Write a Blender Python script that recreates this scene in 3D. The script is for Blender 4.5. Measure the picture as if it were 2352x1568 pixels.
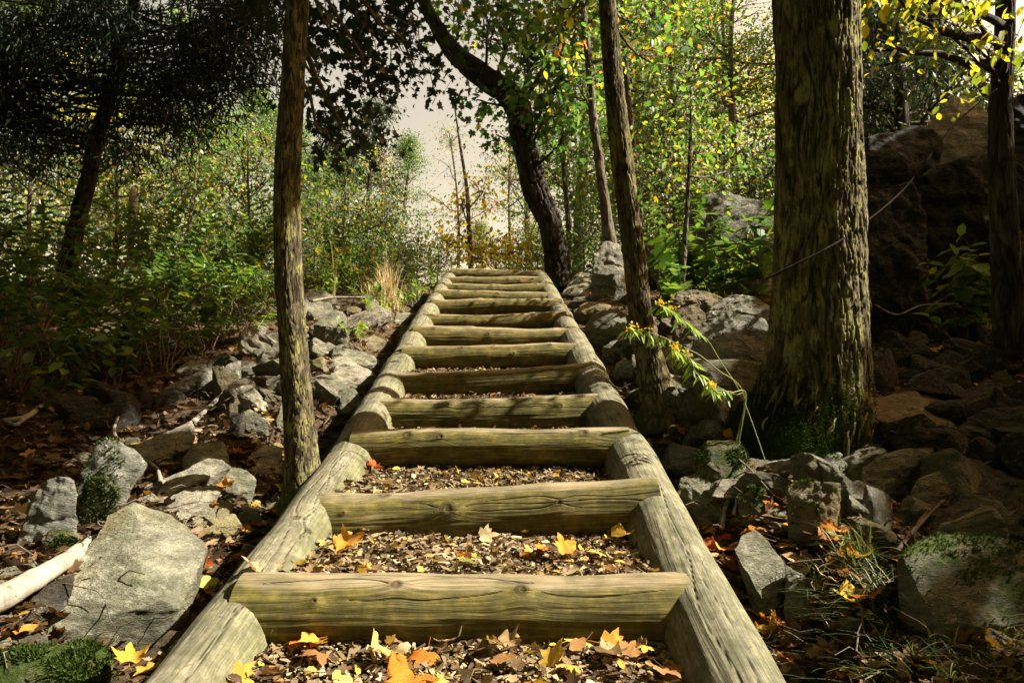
import bpy, bmesh, math, random
import numpy as np
RAD = math.radians
rng = np.random.default_rng(11)
random.seed(11)
for o in list(bpy.data.objects):
    bpy.data.objects.remove(o, do_unlink=True)
SC = bpy.context.scene
COL = SC.collection

# ------------------------------------------------------------------ camera, sky, sun, exposure
CZ = 0.80                      # camera height above the lowest tread's datum
PITCH = RAD(5.68)
FPX = 1568.0                   # focal length in pixels of a 2352 px wide picture
cam_d = bpy.data.cameras.new("camera")
cam_d.lens = 24.0; cam_d.sensor_width = 36.0
cam_d.clip_start = 0.05; cam_d.clip_end = 1500
cam = bpy.data.objects.new("camera", cam_d)
cam.location = (0, 0, CZ)
cam.rotation_euler = (RAD(90) + PITCH, 0, 0)
COL.objects.link(cam); SC.camera = cam

SUN_EL = RAD(43.0)
SUN_AZ = RAD(-2.0)              # angle from +X towards +Y
SUN_DIR = np.array([math.cos(SUN_EL) * math.cos(SUN_AZ), math.cos(SUN_EL) * math.sin(SUN_AZ), math.sin(SUN_EL)])
w = bpy.data.worlds.new("World"); SC.world = w; w.use_nodes = True
nt = w.node_tree
bg = nt.nodes["Background"]
sky = nt.nodes.new("ShaderNodeTexSky"); sky.sky_type = 'NISHITA'; sky.sun_disc = False
sky.sun_elevation = SUN_EL
sky.sun_rotation = RAD(90) - SUN_AZ
sky.air_density = 1.0; sky.dust_density = 4.0; sky.ozone_density = 0.6
tintn = nt.nodes.new("ShaderNodeMixRGB"); tintn.blend_type = 'MULTIPLY'; tintn.inputs[0].default_value = 1.0
tintn.inputs[2].default_value = (1.0, 0.635, 0.335, 1)
nt.links.new(sky.outputs[0], tintn.inputs[1]); nt.links.new(tintn.outputs[0], bg.inputs[0])
bg.inputs[1].default_value = 0.15
sun_d = bpy.data.lights.new("sun", 'SUN'); sun_d.energy = 5.0; sun_d.angle = RAD(0.5); sun_d.color = (1.0, 0.95, 0.83)
sun = bpy.data.objects.new("sun", sun_d); COL.objects.link(sun)
from mathutils import Vector
sun.rotation_euler = Vector(SUN_DIR).to_track_quat('Z', 'Y').to_euler()
SC.view_settings.view_transform = 'Standard'; SC.view_settings.look = 'None'
SC.view_settings.exposure = 1.85; SC.view_settings.gamma = 1.0
SC.cycles.use_denoising = True
SC.cycles.max_bounces = 6; SC.cycles.diffuse_bounces = 3; SC.cycles.glossy_bounces = 2
SC.cycles.transmission_bounces = 4; SC.cycles.transparent_max_bounces = 4

# ------------------------------------------------------------------ pixel <-> world
CAMP = np.array([0, 0, CZ])
_s, _c = math.sin(PITCH), math.cos(PITCH)
def ray(px, py):
    px = np.asarray(px, float); py = np.asarray(py, float)
    dx = (px - 1176) / FPX; dz = (784 - py) / FPX
    return np.stack([dx, _c - dz * _s, _s + dz * _c], -1)
def at(px, py, d):
    return CAMP + ray(px, py) * np.asarray(d, float)[..., None]

# ------------------------------------------------------------------ noise
_prm = np.random.default_rng(3).permutation(256).astype(np.int64)
_prm = np.concatenate([_prm, _prm, _prm])
_gr = np.random.default_rng(4).normal(size=(256, 3)); _gr /= np.linalg.norm(_gr, axis=1)[:, None]
def pn(p, seed=0):
    p = np.asarray(p, float) + seed * 17.31
    i = np.floor(p).astype(np.int64); f = p - i
    u = f * f * f * (f * (f * 6 - 15) + 10)
    r = 0
    for dx in (0, 1):
        wx = u[:, 0] if dx else 1 - u[:, 0]
        for dy in (0, 1):
            wy = u[:, 1] if dy else 1 - u[:, 1]
            for dz in (0, 1):
                wz = u[:, 2] if dz else 1 - u[:, 2]
                h = _prm[_prm[_prm[(i[:, 0] + dx) & 255] + ((i[:, 1] + dy) & 255)] + ((i[:, 2] + dz) & 255)]
                g = _gr[h]
                r = r + wx * wy * wz * (g[:, 0] * (f[:, 0] - dx) + g[:, 1] * (f[:, 1] - dy) + g[:, 2] * (f[:, 2] - dz))
    return r * 1.5
def fbm(p, octv=4, seed=0, gain=0.5):
    p = np.asarray(p, float); a = 1.0; r = 0
    for k in range(octv):
        r = r + a * pn(p * 2.0 ** k, seed + k * 3); a *= gain
    return r
def sst(a, b, x):
    t = np.clip((x - a) / (b - a), 0, 1); return t * t * (3 - 2 * t)

# ------------------------------------------------------------------ mesh building
ORG = {}
def mk(name, V, F, mat, parent=None, smooth=True, attrs=None, origin=None, sharp=None):
    """one mesh object from numpy arrays; V in world coordinates"""
    V = np.asarray(V, float)
    if not isinstance(F, list): F = [F]
    F = [np.asarray(f, np.int32) for f in F if len(f)]
    if parent is not None: org = ORG[parent.name]
    elif origin is not None: org = np.asarray(origin, float)
    else: org = np.zeros(3)
    me = bpy.data.meshes.new(name)
    loops = np.concatenate([f.ravel() for f in F]).astype(np.int32)
    sizes = np.concatenate([np.full(len(f), f.shape[1], np.int32) for f in F])
    starts = np.concatenate([[0], np.cumsum(sizes)[:-1]]).astype(np.int32)
    me.vertices.add(len(V)); me.loops.add(len(loops)); me.polygons.add(len(sizes))
    me.vertices.foreach_set("co", (V - org).astype(np.float32).ravel())
    me.loops.foreach_set("vertex_index", loops)
    me.polygons.foreach_set("loop_start", starts)
    me.polygons.foreach_set("use_smooth", np.full(len(sizes), bool(smooth)))
    me.update(calc_edges=True)
    if attrs:
        for k, a in attrs.items():
            at_ = me.attributes.new(k, 'FLOAT', 'POINT')
            at_.data.foreach_set("value", np.asarray(a, np.float32))
    if sharp is not None: me.set_sharp_from_angle(angle=sharp)
    me.materials.append(mat)
    o = bpy.data.objects.new(name, me); COL.objects.link(o)
    if parent is not None:
        o.parent = parent
    else:
        o.location = org
    ORG[o.name] = org
    return o
def tag(o, label=None, cat=None, group=None, kind=None):
    if label: o["label"] = label
    if cat: o["category"] = cat
    if group: o["group"] = group
    if kind: o["kind"] = kind
    return o
def thing(name, label, cat, loc, group=None):
    o = bpy.data.objects.new(name, None); COL.objects.link(o)
    o.empty_display_size = 0.1
    o.location = loc; ORG[o.name] = np.asarray(loc, float)
    return tag(o, label, cat, group)
def dup(root, loc, rotz=0, scale=1.0, label=None, group=None, tilt=None):
    r = root.copy(); COL.objects.link(r)
    r.location = loc
    r.rotation_euler = (0, 0, rotz) if tilt is None else (tilt[0], tilt[1], rotz)
    r.scale = (scale, scale, scale) if np.isscalar(scale) else scale
    if label: r["label"] = label
    if group: r["group"] = group
    for ch in list(root.children):
        c = ch.copy(); COL.objects.link(c); c.parent = r
        for g in ch.children:
            d = g.copy(); COL.objects.link(d); d.parent = c
    return r
def combine(parts):
    """[(V, [F..])] -> V, [F..]"""
    Vs, Fs, n = [], [], 0
    for V, F in parts:
        Vs.append(V)
        for f in (F if isinstance(F, list) else [F]):
            if len(f): Fs.append(np.asarray(f) + n)
        n += len(V)
    by = {}
    for f in Fs: by.setdefault(f.shape[1], []).append(f)
    return np.concatenate(Vs), [np.concatenate(v) for v in by.values()]
def unit(v):
    v = np.asarray(v, float); return v / (np.linalg.norm(v, axis=-1, keepdims=True) + 1e-12)
def smooth_path(P, n):
    """Catmull-Rom through the rows of P (any width), n samples"""
    P = np.asarray(P, float); m = len(P)
    if m == 2: 
        t = np.linspace(0, 1, n)[:, None]; return P[0] * (1 - t) + P[1] * t
    Q = np.concatenate([[2 * P[0] - P[1]], P, [2 * P[-1] - P[-2]]])
    t = np.linspace(0, m - 1 - 1e-9, n); k = t.astype(int); f = (t - k)[:, None]
    a, b, c, d = Q[k], Q[k + 1], Q[k + 2], Q[k + 3]
    return 0.5 * (2 * b + (c - a) * f + (2 * a - 5 * b + 4 * c - d) * f ** 2 + (3 * b - a - 3 * c + d) * f ** 3)
def frames(P):
    T = unit(np.gradient(P, axis=0)); n = len(P)
    ref = np.array([1.0, 0, 0]) if abs(T[0][0]) < 0.8 else np.array([0, 1.0, 0])
    A = np.zeros_like(P); a = ref
    for i in range(n):
        a = a - T[i] * np.dot(a, T[i]); a = a / (np.linalg.norm(a) + 1e-12); A[i] = a
    return T, A, np.cross(T, A)
def tube(P, rad, seg=6, caps=True):
    P = np.asarray(P, float); n = len(P); rad = np.broadcast_to(np.asarray(rad, float), (n,))
    T, A, B = frames(P)
    th = np.linspace(0, 2 * math.pi, seg, endpoint=False)
    V = P[:, None, :] + rad[:, None, None] * (np.cos(th)[None, :, None] * A[:, None, :] + np.sin(th)[None, :, None] * B[:, None, :])
    V = V.reshape(-1, 3)
    i = np.arange(n - 1)[:, None] * seg; j = np.arange(seg)[None, :]; j2 = (j + 1) % seg
    F = np.stack([i + j, i + j2, i + seg + j2, i + seg + j], -1).reshape(-1, 4)
    Fs = [F]
    if caps:
        V = np.concatenate([V, P[:1], P[-1:]]); c0 = n * seg; b = (n - 1) * seg
        Fs.append(np.array([[c0, (k + 1) % seg, k] for k in range(seg)] + [[c0 + 1, b + k, b + (k + 1) % seg] for k in range(seg)]))
    return V, Fs
def seg_path(a, b, n, jit, sag=0.0, r=None):
    r = r or rng
    t = np.linspace(0, 1, n)[:, None]
    P = a * (1 - t) + b * t
    L = np.linalg.norm(b - a)
    J = r.normal(size=(n, 3)) * jit * L; J[0] = 0; J[-1] = 0
    P = P + J; P[:, 2] += (sag * L * 4 * t * (1 - t))[:, 0]
    return P

# ------------------------------------------------------------------ leaf templates: (verts, [faces])
def _t(v, f): return np.array(v, float), [np.array(x) for x in f]
LEAF = {
 'rhomb': _t([(0, 0, 0), (.32, .45, .05), (0, 1, 0), (-.32, .45, .05)], [[[0, 1, 2, 3]]]),
 'needle': _t([(0, 0, 0), (.16, .4, .02), (0, 1, 0), (-.16, .4, -.02)], [[[0, 1, 2, 3]]]),
 'oval': _t([(0, 0, 0), (.26, .28, .07), (.25, .66, .07), (0, 1.05, -.04), (-.25, .66, .07), (-.26, .28, .07)], [[[0, 1, 2, 3], [0, 3, 4, 5]]]),
 'lance': _t([(0, 0, 0), (.11, .3, .03), (.09, .68, .03), (0, 1.1, -.10), (-.09, .68, .03), (-.11, .3, .03)], [[[0, 1, 2, 3], [0, 3, 4, 5]]]),
 'maple': _t([(0, 0, 0), (.22, -.10, .05), (.52, .02, .10), (.40, .20, .07), (.68, .48, .12), (.42, .50, .07), (.40, .66, .06), (.17, .58, .03), (.17, .82, .03), (0, 1.1, -.05),
              (-.17, .82, .03), (-.17, .58, .03), (-.40, .66, .06), (-.42, .50, .07), (-.68, .48, .12), (-.40, .20, .07), (-.52, .02, .10), (-.22, -.10, .05)],
             [[[0, 1, 2, 3, 4, 5, 6, 7, 8, 9]], [[0, 9, 10, 11, 12, 13, 14, 15, 16, 17]]]),
}
def leafcloud(P, T, N, S, tpl):
    """P base points, T tip directions, N normals, S sizes -> V, [F], n verts per leaf"""
    tv, tf = LEAF[tpl]
    T = unit(T); B = unit(np.cross(T, N)); N = np.cross(B, T)
    S = np.asarray(S, float)[:, None, None]
    V = P[:, None, :] + S * (tv[None, :, 0:1] * B[:, None, :] + tv[None, :, 1:2] * T[:, None, :] + tv[None, :, 2:3] * N[:, None, :])
    k = len(tv); n = len(P)
    off = (np.arange(n) * k)[:, None, None]
    F = [(f[None] + off).reshape(-1, f.shape[1]) for f in tf]
    return V.reshape(-1, 3), F, k

# ------------------------------------------------------------------ materials
def newmat(name):
    m = bpy.data.materials.new(name); m.use_nodes = True
    t = m.node_tree
    for n in list(t.nodes): t.nodes.remove(n)
    return m, t
class NB:
    """small node-tree helper"""
    def __init__(self, name):
        self.m, self.t = newmat(name)
        self.out = self.n('ShaderNodeOutputMaterial')
    def n(self, ty, **kw):
        x = self.t.nodes.new(ty)
        for k, v in kw.items(): setattr(x, k, v)
        return x
    def l(self, a, b): self.t.links.new(a, b)
    def coord(self, scale=(1, 1, 1), rand=True):
        tc = self.n('ShaderNodeTexCoord'); src = tc.outputs['Object']
        if rand:
            oi = self.n('ShaderNodeObjectInfo'); mm = self.n('ShaderNodeMath', operation='MULTIPLY'); mm.inputs[1].default_value = 37.0
            self.l(oi.outputs['Random'], mm.inputs[0])
            va = self.n('ShaderNodeVectorMath', operation='ADD'); self.l(src, va.inputs[0]); self.l(mm.outputs[0], va.inputs[1]); src = va.outputs[0]
        mp = self.n('ShaderNodeMapping'); mp.inputs['Scale'].default_value = scale
        self.l(src, mp.inputs['Vector']); return mp.outputs[0]
    def noise(self, vec, scale, detail=4, rough=0.55, dist=0.0):
        x = self.n('ShaderNodeTexNoise'); x.inputs['Scale'].default_value = scale; x.inputs['Detail'].default_value = detail
        x.inputs['Roughness'].default_value = rough; x.inputs['Distortion'].default_value = dist
        self.l(vec, x.inputs['Vector']); return x.outputs['Fac']
    def vor(self, vec, scale, feature='F1'):
        x = self.n('ShaderNodeTexVoronoi'); x.feature = feature; x.inputs['Scale'].default_value = scale
        self.l(vec, x.inputs['Vector']); return x.outputs['Distance']
    def ramp(self, fac, stops):
        x = self.n('ShaderNodeValToRGB'); e = x.color_ramp.elements
        while len(e) < len(stops): e.new(0.5)
        for el, (p, c) in zip(e, stops):
            el.position = p; el.color = (*c, 1) if not np.isscalar(c) else (c, c, c, 1)
        self.l(fac, x.inputs[0]); return x.outputs[0]
    def attr(self, name):
        x = self.n('ShaderNodeAttribute'); x.attribute_name = name; return x.outputs['Fac']
    def math(self, op, a, b=None, clamp=False):
        x = self.n('ShaderNodeMath', operation=op); x.use_clamp = clamp
        for s, v in zip(x.inputs, (a, b)):
            if v is None: continue
            if np.isscalar(v): s.default_value = v
            else: self.l(v, s)
        return x.outputs[0]
    def mix(self, fac, a, b, mode='MIX'):
        x = self.n('ShaderNodeMixRGB', blend_type=mode)
        for s, v in zip(x.inputs, (fac, a, b)):
            if np.isscalar(v): s.default_value = v
            elif isinstance(v, tuple): s.default_value = (*v, 1)
            else: self.l(v, s)
        return x.outputs[0]
    def bump(self, h, strength=0.5, dist=0.01, normal=None):
        x = self.n('ShaderNodeBump'); x.inputs['Strength'].default_value = strength; x.inputs['Distance'].default_value = dist
        self.l(h, x.inputs['Height'])
        if normal is not None: self.l(normal, x.inputs['Normal'])
        return x.outputs[0]
    def bsdf(self, col, rough=0.85, normal=None, spec=0.2):
        b = self.n('ShaderNodeBsdfPrincipled')
        if isinstance(col, tuple): b.inputs['Base Color'].default_value = (*col, 1)
        else: self.l(col, b.inputs['Base Color'])
        if np.isscalar(rough): b.inputs['Roughness'].default_value = rough
        else: self.l(rough, b.inputs['Roughness'])
        b.inputs['Specular IOR Level'].default_value = spec
        if normal is not None: self.l(normal, b.inputs['Normal'])
        self.l(b.outputs[0], self.out.inputs['Surface']); return b

def leaf_mat(name, stops, trans=0.45, rough=0.5, vein=True):
    b = NB(name)
    t = b.attr('tint'); col = b.ramp(t, stops)
    vec = b.coord((1, 1, 1), rand=False)
    col = b.mix(0.5, col, b.ramp(b.noise(vec, 60, 2), [(0.3, 0.55), (0.7, 1.25)]), 'MULTIPLY')
    d = b.n('ShaderNodeBsdfDiffuse'); b.l(col, d.inputs[0])
    tr = b.n('ShaderNodeBsdfTranslucent'); tc = b.mix(1.0, col, (1.25, 1.15, 0.6), 'MULTIPLY'); b.l(tc, tr.inputs[0])
    g = b.n('ShaderNodeBsdfGlossy'); g.inputs['Roughness'].default_value = rough; g.inputs[0].default_value = (.6, .6, .6, 1)
    m1 = b.n('ShaderNodeMixShader'); m1.inputs[0].default_value = trans; b.l(d.outputs[0], m1.inputs[1]); b.l(tr.outputs[0], m1.inputs[2])
    m2 = b.n('ShaderNodeMixShader'); m2.inputs[0].default_value = (.015 if 'moss' in name or 'litter' in name else .05); b.l(m1.outputs[0], m2.inputs[1]); b.l(g.outputs[0], m2.inputs[2])
    b.l(m2.outputs[0], b.out.inputs['Surface'])
    return b.m
M = {}
M['lf_yg'] = leaf_mat('leaves_yellow_green', [(0, (.045, .11, .02)), (.45, (.085, .205, .045)), (.78, (.20, .34, .05)), (.93, (.50, .46, .04)), (1, (.52, .22, .02))], .6)
M['lf_green'] = leaf_mat('leaves_green', [(0, (.026, .07, .022)), (.6, (.07, .165, .04)), (.92, (.17, .28, .045)), (1, (.36, .32, .02))], .58)
M['lf_gold'] = leaf_mat('leaves_golden', [(0, (.13, .19, .02)), (.35, (.45, .40, .03)), (.8, (.70, .55, .04)), (1, (.60, .24, .03))], .62)
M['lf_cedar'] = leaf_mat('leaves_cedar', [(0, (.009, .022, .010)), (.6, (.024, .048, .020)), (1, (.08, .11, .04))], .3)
M['lf_dark'] = leaf_mat('leaves_dark', [(0, (.012, .026, .007)), (.7, (.03, .055, .010)), (.94, (.06, .085, .014)), (1, (.22, .14, .02))], .35)  # hanging maple leaves; their backlit shade is put into the colour
M['lf_shrub'] = leaf_mat('leaves_shrub', [(0, (.024, .062, .012)), (.6, (.062, .14, .024)), (1, (.22, .32, .035))], .5)
M['lf_orange'] = leaf_mat('leaves_orange', [(0, (.30, .10, .02)), (.6, (.48, .16, .02)), (1, (.5, .3, .03))], .5)

def bark_mat(name, dark, mid, light, moss=None, scale=1.0, bump=0.6, lich=0.0):
    b = NB(name)
    v = b.coord((9 * scale, 9 * scale, 1.3 * scale))
    n1 = b.noise(v, 3.0, 6, 0.6, 0.6)
    v2 = b.coord((1, 1, .35)); n2 = b.noise(v2, 5 * scale, 4, .6)
    v3 = b.coord((22 * scale, 22 * scale, 2.0 * scale)); n3 = b.noise(v3, 3.0, 4, .65, .4)
    f = b.math('ADD', b.math('MULTIPLY', n1, .6), b.math('MULTIPLY', n3, .4))
    col = b.ramp(f, [(.32, dark), (.50, mid), (.66, light)])
    col = b.mix(b.ramp(n2, [(.42, 0.0), (.62, .7)]), col, b.mix(1.0, col, (.62, .56, .46), 'MULTIPLY'))
    col = b.mix(b.ramp(b.attr('fiss'), [(.25, 0.0), (.9, .7)]), col, tuple(c * .55 for c in dark))
    if lich:
        v4 = b.coord((1, 1, .6)); n4 = b.noise(v4, 9 * scale, 5, .7)
        col = b.mix(b.math('MULTIPLY', b.ramp(n4, [(.50, 0.0), (.60, lich)]), b.math('SUBTRACT', 1.0, b.attr('fiss'))), col, (.28, .255, .085))
    if moss is not None:
        n5 = b.noise(b.coord((1, 1, .5)), 7, 5, .65)
        mm = b.math('MULTIPLY', b.attr('moss'), 1.0)
        mf = b.ramp(b.math('ADD', b.math('MULTIPLY', n5, .9), b.math('SUBTRACT', mm, .45)), [(.42, 0.0), (.60, 1.0)])
        col = b.mix(mf, col, moss)
    nrm = b.bump(b.math('ADD', n1, b.math('MULTIPLY', n3, .8)), bump, .02)
    b.bsdf(col, .92, nrm, .1)
    return b.m
MOSS = (.045, .065, .010)
M['bark_grey'] = bark_mat('bark_grey', (.035, .03, .022), (.12, .10, .075), (.26, .225, .17))
M['bark_brown'] = bark_mat('bark_brown', (.022, .018, .011), (.10, .08, .045), (.25, .205, .12), MOSS, 1.6, .8, .6)
M['bark_tan'] = bark_mat('bark_tan', (.016, .013, .008), (.085, .07, .040), (.27, .225, .125), MOSS, 2.2, .8, .8)
M['bark_big'] = bark_mat('bark_shaggy', (.024, .020, .011), (.11, .093, .046), (.27, .23, .135), MOSS, 1.2, .9, .9)
M['bark_dark'] = bark_mat('bark_dark', (.018, .015, .012), (.05, .042, .034), (.12, .10, .08), MOSS, .9, 1.0)
M['bark_pale'] = bark_mat('bark_pale', (.16, .14, .11), (.34, .30, .25), (.48, .44, .38))
M['twig'] = bark_mat('twig_bark', (.05, .04, .03), (.13, .10, .075), (.24, .20, .15), None, 3, .3)
M['twig_red'] = bark_mat('twig_reddish', (.07, .035, .022), (.18, .10, .065), (.32, .22, .15), None, 3, .3)
M['deadwood'] = bark_mat('deadwood', (.06, .05, .04), (.36, .30, .22), (.55, .48, .37), None, 1.5, .6)
def stick_mat(name, dark, mid, light):
    b = NB(name); v = b.coord((1, 1, 1)); n1 = b.noise(v, 9, 6, .65, .6); n2 = b.noise(v, 60, 4, .7)
    col = b.ramp(b.math('ADD', b.math('MULTIPLY', n1, .6), b.math('MULTIPLY', n2, .4)), [(.36, dark), (.47, mid), (.62, light)])
    col = b.mix(b.ramp(b.noise(v, 26, 5, .75, .5), [(.60, 0.0), (.66, .8)]), col, (.05, .045, .035))
    b.bsdf(col, .95, b.bump(n1, .5, .01), .15 if light[0] > .1 else 0.0); return b.m
M['stick_pale'] = stick_mat('barkless_branch', (.10, .085, .06), (.24, .205, .155), (.36, .31, .24))
M['stick_grey'] = stick_mat('grey_dead_branch', (.08, .07, .055), (.20, .175, .135), (.36, .32, .25))
M['stick_black'] = stick_mat('dark_vine', (.008, .007, .006), (.018, .015, .012), (.035, .03, .024))
M['stem'] = (lambda b: (b.bsdf((.20, .22, .06), .7), b.m)[1])(NB('green_stem'))
M['straw'] = leaf_mat('dry_straw', [(0, (.34, .26, .13)), (1, (.62, .52, .32))], .4)
M['grass'] = leaf_mat('sedge_blades', [(0, (.03, .06, .018)), (.7, (.07, .12, .03)), (1, (.25, .22, .07))], .4)
M['flower'] = leaf_mat('yellow_florets', [(0, (.55, .36, .02)), (1, (.75, .55, .04))], .3)
M['mossf'] = leaf_mat('moss_fuzz', [(0, (.016, .034, .005)), (1, (.06, .085, .011))], .3)

def rock_mat(name, dark, mid, light, rust=None, lich=.35, moss=0.0, band=1.0):
    b = NB(name)
    v = b.coord((1, 1, 2.2 * band)); v1 = b.coord((1, 1, 1))
    n1 = b.noise(v, 4, 8, .62, .5); n2 = b.noise(v, 22, 6, .7, .2); n3 = b.noise(v1, 1.8, 3, .5)
    f = b.math('ADD', b.math('MULTIPLY', n1, .6), b.math('MULTIPLY', n2, .4))
    col = b.ramp(f, [(.36, dark), (.50, mid), (.64, light)])
    if rust is not None:
        col = b.mix(b.ramp(n3, [(.48, 0.0), (.66, .75)]), col, rust)
    if lich:
        n4 = b.noise(v1, 13, 6, .75, .3)
        col = b.mix(b.ramp(n4, [(.57, 0.0), (.63, lich)]), col, (.36, .36, .27))
        n6 = b.noise(v1, 6.5, 5, .7, 1.0)
        col = b.mix(b.ramp(n6, [(.54, 0.0), (.66, .5)]), col, (.10, .105, .045))
    if moss:
        g = b.n('ShaderNodeNewGeometry'); s = b.n('ShaderNodeSeparateXYZ'); b.l(g.outputs['Normal'], s.inputs[0])
        n5 = b.noise(v1, 5, 6, .7)
        mf = b.ramp(b.math('ADD', b.math('MULTIPLY', s.outputs[2], .45), b.math('ADD', n5, moss - .5)), [(.62, 0.0), (.76, 1.0)])
        col = b.mix(mf, col, b.mix(n2, (.015, .03, .005), (.06, .08, .012)))
    n7 = b.noise(b.coord((1, 1, 4)), 70, 4, .7)
    col = b.mix(.55, col, b.ramp(n7, [(.35, .45), (.62, 1.35)]), 'MULTIPLY')
    vd = b.n('ShaderNodeMixRGB'); vd.inputs[0].default_value = .16; b.l(v, vd.inputs[1]); nz = b.n('ShaderNodeTexNoise'); nz.inputs['Scale'].default_value = 5; b.l(v1, nz.inputs['Vector']); b.l(nz.outputs['Color'], vd.inputs[2])
    crk = b.vor(vd.outputs[0], 3.6, 'DISTANCE_TO_EDGE')
    col = b.mix(b.math('MULTIPLY', b.ramp(crk, [(.0, .8), (.016, 0.0)]), b.ramp(n3, [(.45, 0.0), (.6, 1.0)])), col, tuple(c * .4 for c in dark))
    nrm = b.bump(b.math('ADD', n1, b.math('ADD', b.math('MULTIPLY', n2, .8), b.math('MULTIPLY', n7, .35))), 1.0, .03)
    b.bsdf(col, .9, nrm, .15)
    return b.m
M['rk_grey'] = rock_mat('rock_grey', (.05, .047, .034), (.155, .146, .10), (.31, .285, .20))
M['rk_olive'] = rock_mat('rock_olive', (.05, .046, .025), (.145, .138, .095), (.29, .27, .19), (.21, .17, .07))
M['rk_pale'] = rock_mat('rock_pale', (.10, .088, .065), (.26, .23, .165), (.46, .41, .30), None, .25)
M['rk_brown'] = rock_mat('rock_brown', (.045, .036, .022), (.13, .108, .068), (.25, .21, .14), (.16, .115, .05), .3)
M['rk_mossy'] = rock_mat('rock_mossy', (.07, .07, .055), (.17, .165, .13), (.32, .30, .24), None, .5, .22)
M['rk_moss2'] = rock_mat('rock_moss_topped', (.06, .058, .045), (.14, .13, .09), (.26, .24, .17), (.17, .12, .045), .3, .42)
M['rk_dark'] = rock_mat('rock_dark', (.012, .012, .010), (.04, .037, .03), (.09, .082, .065), (.06, .042, .015), .3, .05)  # dark rock; the shade of the dim banks is also put into this colour

M['rk_lichen'] = rock_mat('rock_lichen_mottled', (.018, .018, .014), (.09, .088, .07), (.24, .235, .20), None, .7, .28)
M['rk_shade'] = rock_mat('rock_shade_black', (.005, .005, .004), (.016, .0155, .013), (.045, .044, .037), None, .10, .05)  # outcrop rock with its deep shade put into the colour
def wood_mat(name, top, mid, dark, alga, rail=False):
    b = NB(name)
    gv = b.attr('gv'); sx = b.attr('sx'); kn = b.attr('knot'); ms = b.attr('moss'); ck = b.attr('crack')
    oi = b.n('ShaderNodeObjectInfo'); rn = b.math('MULTIPLY', oi.outputs['Random'], 53.0)
    cv = b.n('ShaderNodeCombineXYZ'); b.l(b.math('MULTIPLY', sx, 1.6), cv.inputs[0]); b.l(b.math('MULTIPLY', gv, 42.0), cv.inputs[1]); b.l(rn, cv.inputs[2])
    g1 = b.noise(cv.outputs[0], 2.6, 5, .6, .15)
    cv2 = b.n('ShaderNodeCombineXYZ'); b.l(b.math('MULTIPLY', sx, 4), cv2.inputs[0]); b.l(b.math('MULTIPLY', gv, 130.0), cv2.inputs[1]); b.l(rn, cv2.inputs[2])
    g2 = b.noise(cv2.outputs[0], 2.2, 3, .6)
    v1 = b.coord((1, 1, 1)); n1 = b.noise(v1, 5.5, 6, .65, .3); n2 = b.noise(v1, 17, 5, .7); n3 = b.noise(b.coord((1, 3, 3)), 9, 5, .7, .4)
    f = b.math('ADD', b.math('MULTIPLY', g1, .62), b.math('MULTIPLY', g2, .38))
    col = b.ramp(f, [((.22 if rail else .27), dark), (.47, mid), ((.74 if rail else .68), top)])
    # weathered grey blotches
    col = b.mix(b.ramp(n1, [(.44, 0.0), (.60, .75)]), col, b.mix(1.0, col, (.50, .54, .50), 'MULTIPLY'))
    if rail:
        sv = b.n('ShaderNodeCombineXYZ'); b.l(b.math('MULTIPLY', sx, 9.0), sv.inputs[0]); b.l(b.math('MULTIPLY', gv, 30.0), sv.inputs[1]); b.l(rn, sv.inputs[2])
        sd = b.n('ShaderNodeMixRGB'); sd.inputs[0].default_value = .35; b.l(sv.outputs[0], sd.inputs[1]); sn = b.n('ShaderNodeTexNoise'); sn.inputs['Scale'].default_value = 3; b.l(sv.outputs[0], sn.inputs['Vector']); b.l(sn.outputs['Color'], sd.inputs[2])
        scl = b.vor(sd.outputs[0], 1.4, 'DISTANCE_TO_EDGE')
        col = b.mix(b.math('MULTIPLY', b.ramp(scl, [(.0, .85), (.05, 0.0)]), b.ramp(n2, [(.42, 0.0), (.55, 1.0)])), col, (.04, .038, .028))
        col = b.mix(.6, col, b.ramp(n2, [(.36, .5), (.62, 1.45)]), 'MULTIPLY')
    # algae and moss films; on step logs their dark tone also carries front-side shade
    af = b.ramp(b.math('ADD', b.math('MULTIPLY', n3, .75), b.math('SUBTRACT', ms, .38)), [(.22, 0.0), (.52, .94)])
    ac = b.ramp(b.math('ADD', b.math('MULTIPLY', f, .5), b.math('MULTIPLY', n2, .5)), [(.36, alga[0]), (.5, alga[1]), (.62, alga[2])])
    col = b.mix(af, col, ac)
    # knots: dark rings
    kr = b.n('ShaderNodeTexWave', wave_type='BANDS'); kr.inputs['Scale'].default_value = 1.6
    ckv = b.n('ShaderNodeCombineXYZ'); b.l(kn, ckv.inputs[0]); b.l(kr.outputs['Fac'], ckv.inputs[1])
    col = b.mix(b.ramp(kn, [(.3, 0.0), (.75, .85)]), col, b.mix(1.0, col, (.30, .25, .19), 'MULTIPLY'))
    col = b.mix(b.ramp(ck, [(.3, 0.0), (.8, .9)]), col, (.025, .02, .014))
    h = b.math('ADD', b.math('MULTIPLY', g1, .7), b.math('ADD', b.math('MULTIPLY', g2, .35), b.math('MULTIPLY', ck, -.7)))
    nrm = b.bump(h, .55, .008)
    b.bsdf(col, .82, nrm, .2)
    return b.m
M['wood_step'] = wood_mat('weathered_step_log', (.34, .27, .16), (.19, .146, .08), (.062, .046, .024), ((.022, .019, .006), (.074, .062, .012), (.165, .130, .028)))
M['wood_rail'] = wood_mat('weathered_rail_log', (.25, .217, .135), (.145, .128, .082), (.055, .05, .034), ((.042, .044, .018), (.10, .098, .045), (.20, .185, .092)), True)

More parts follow.
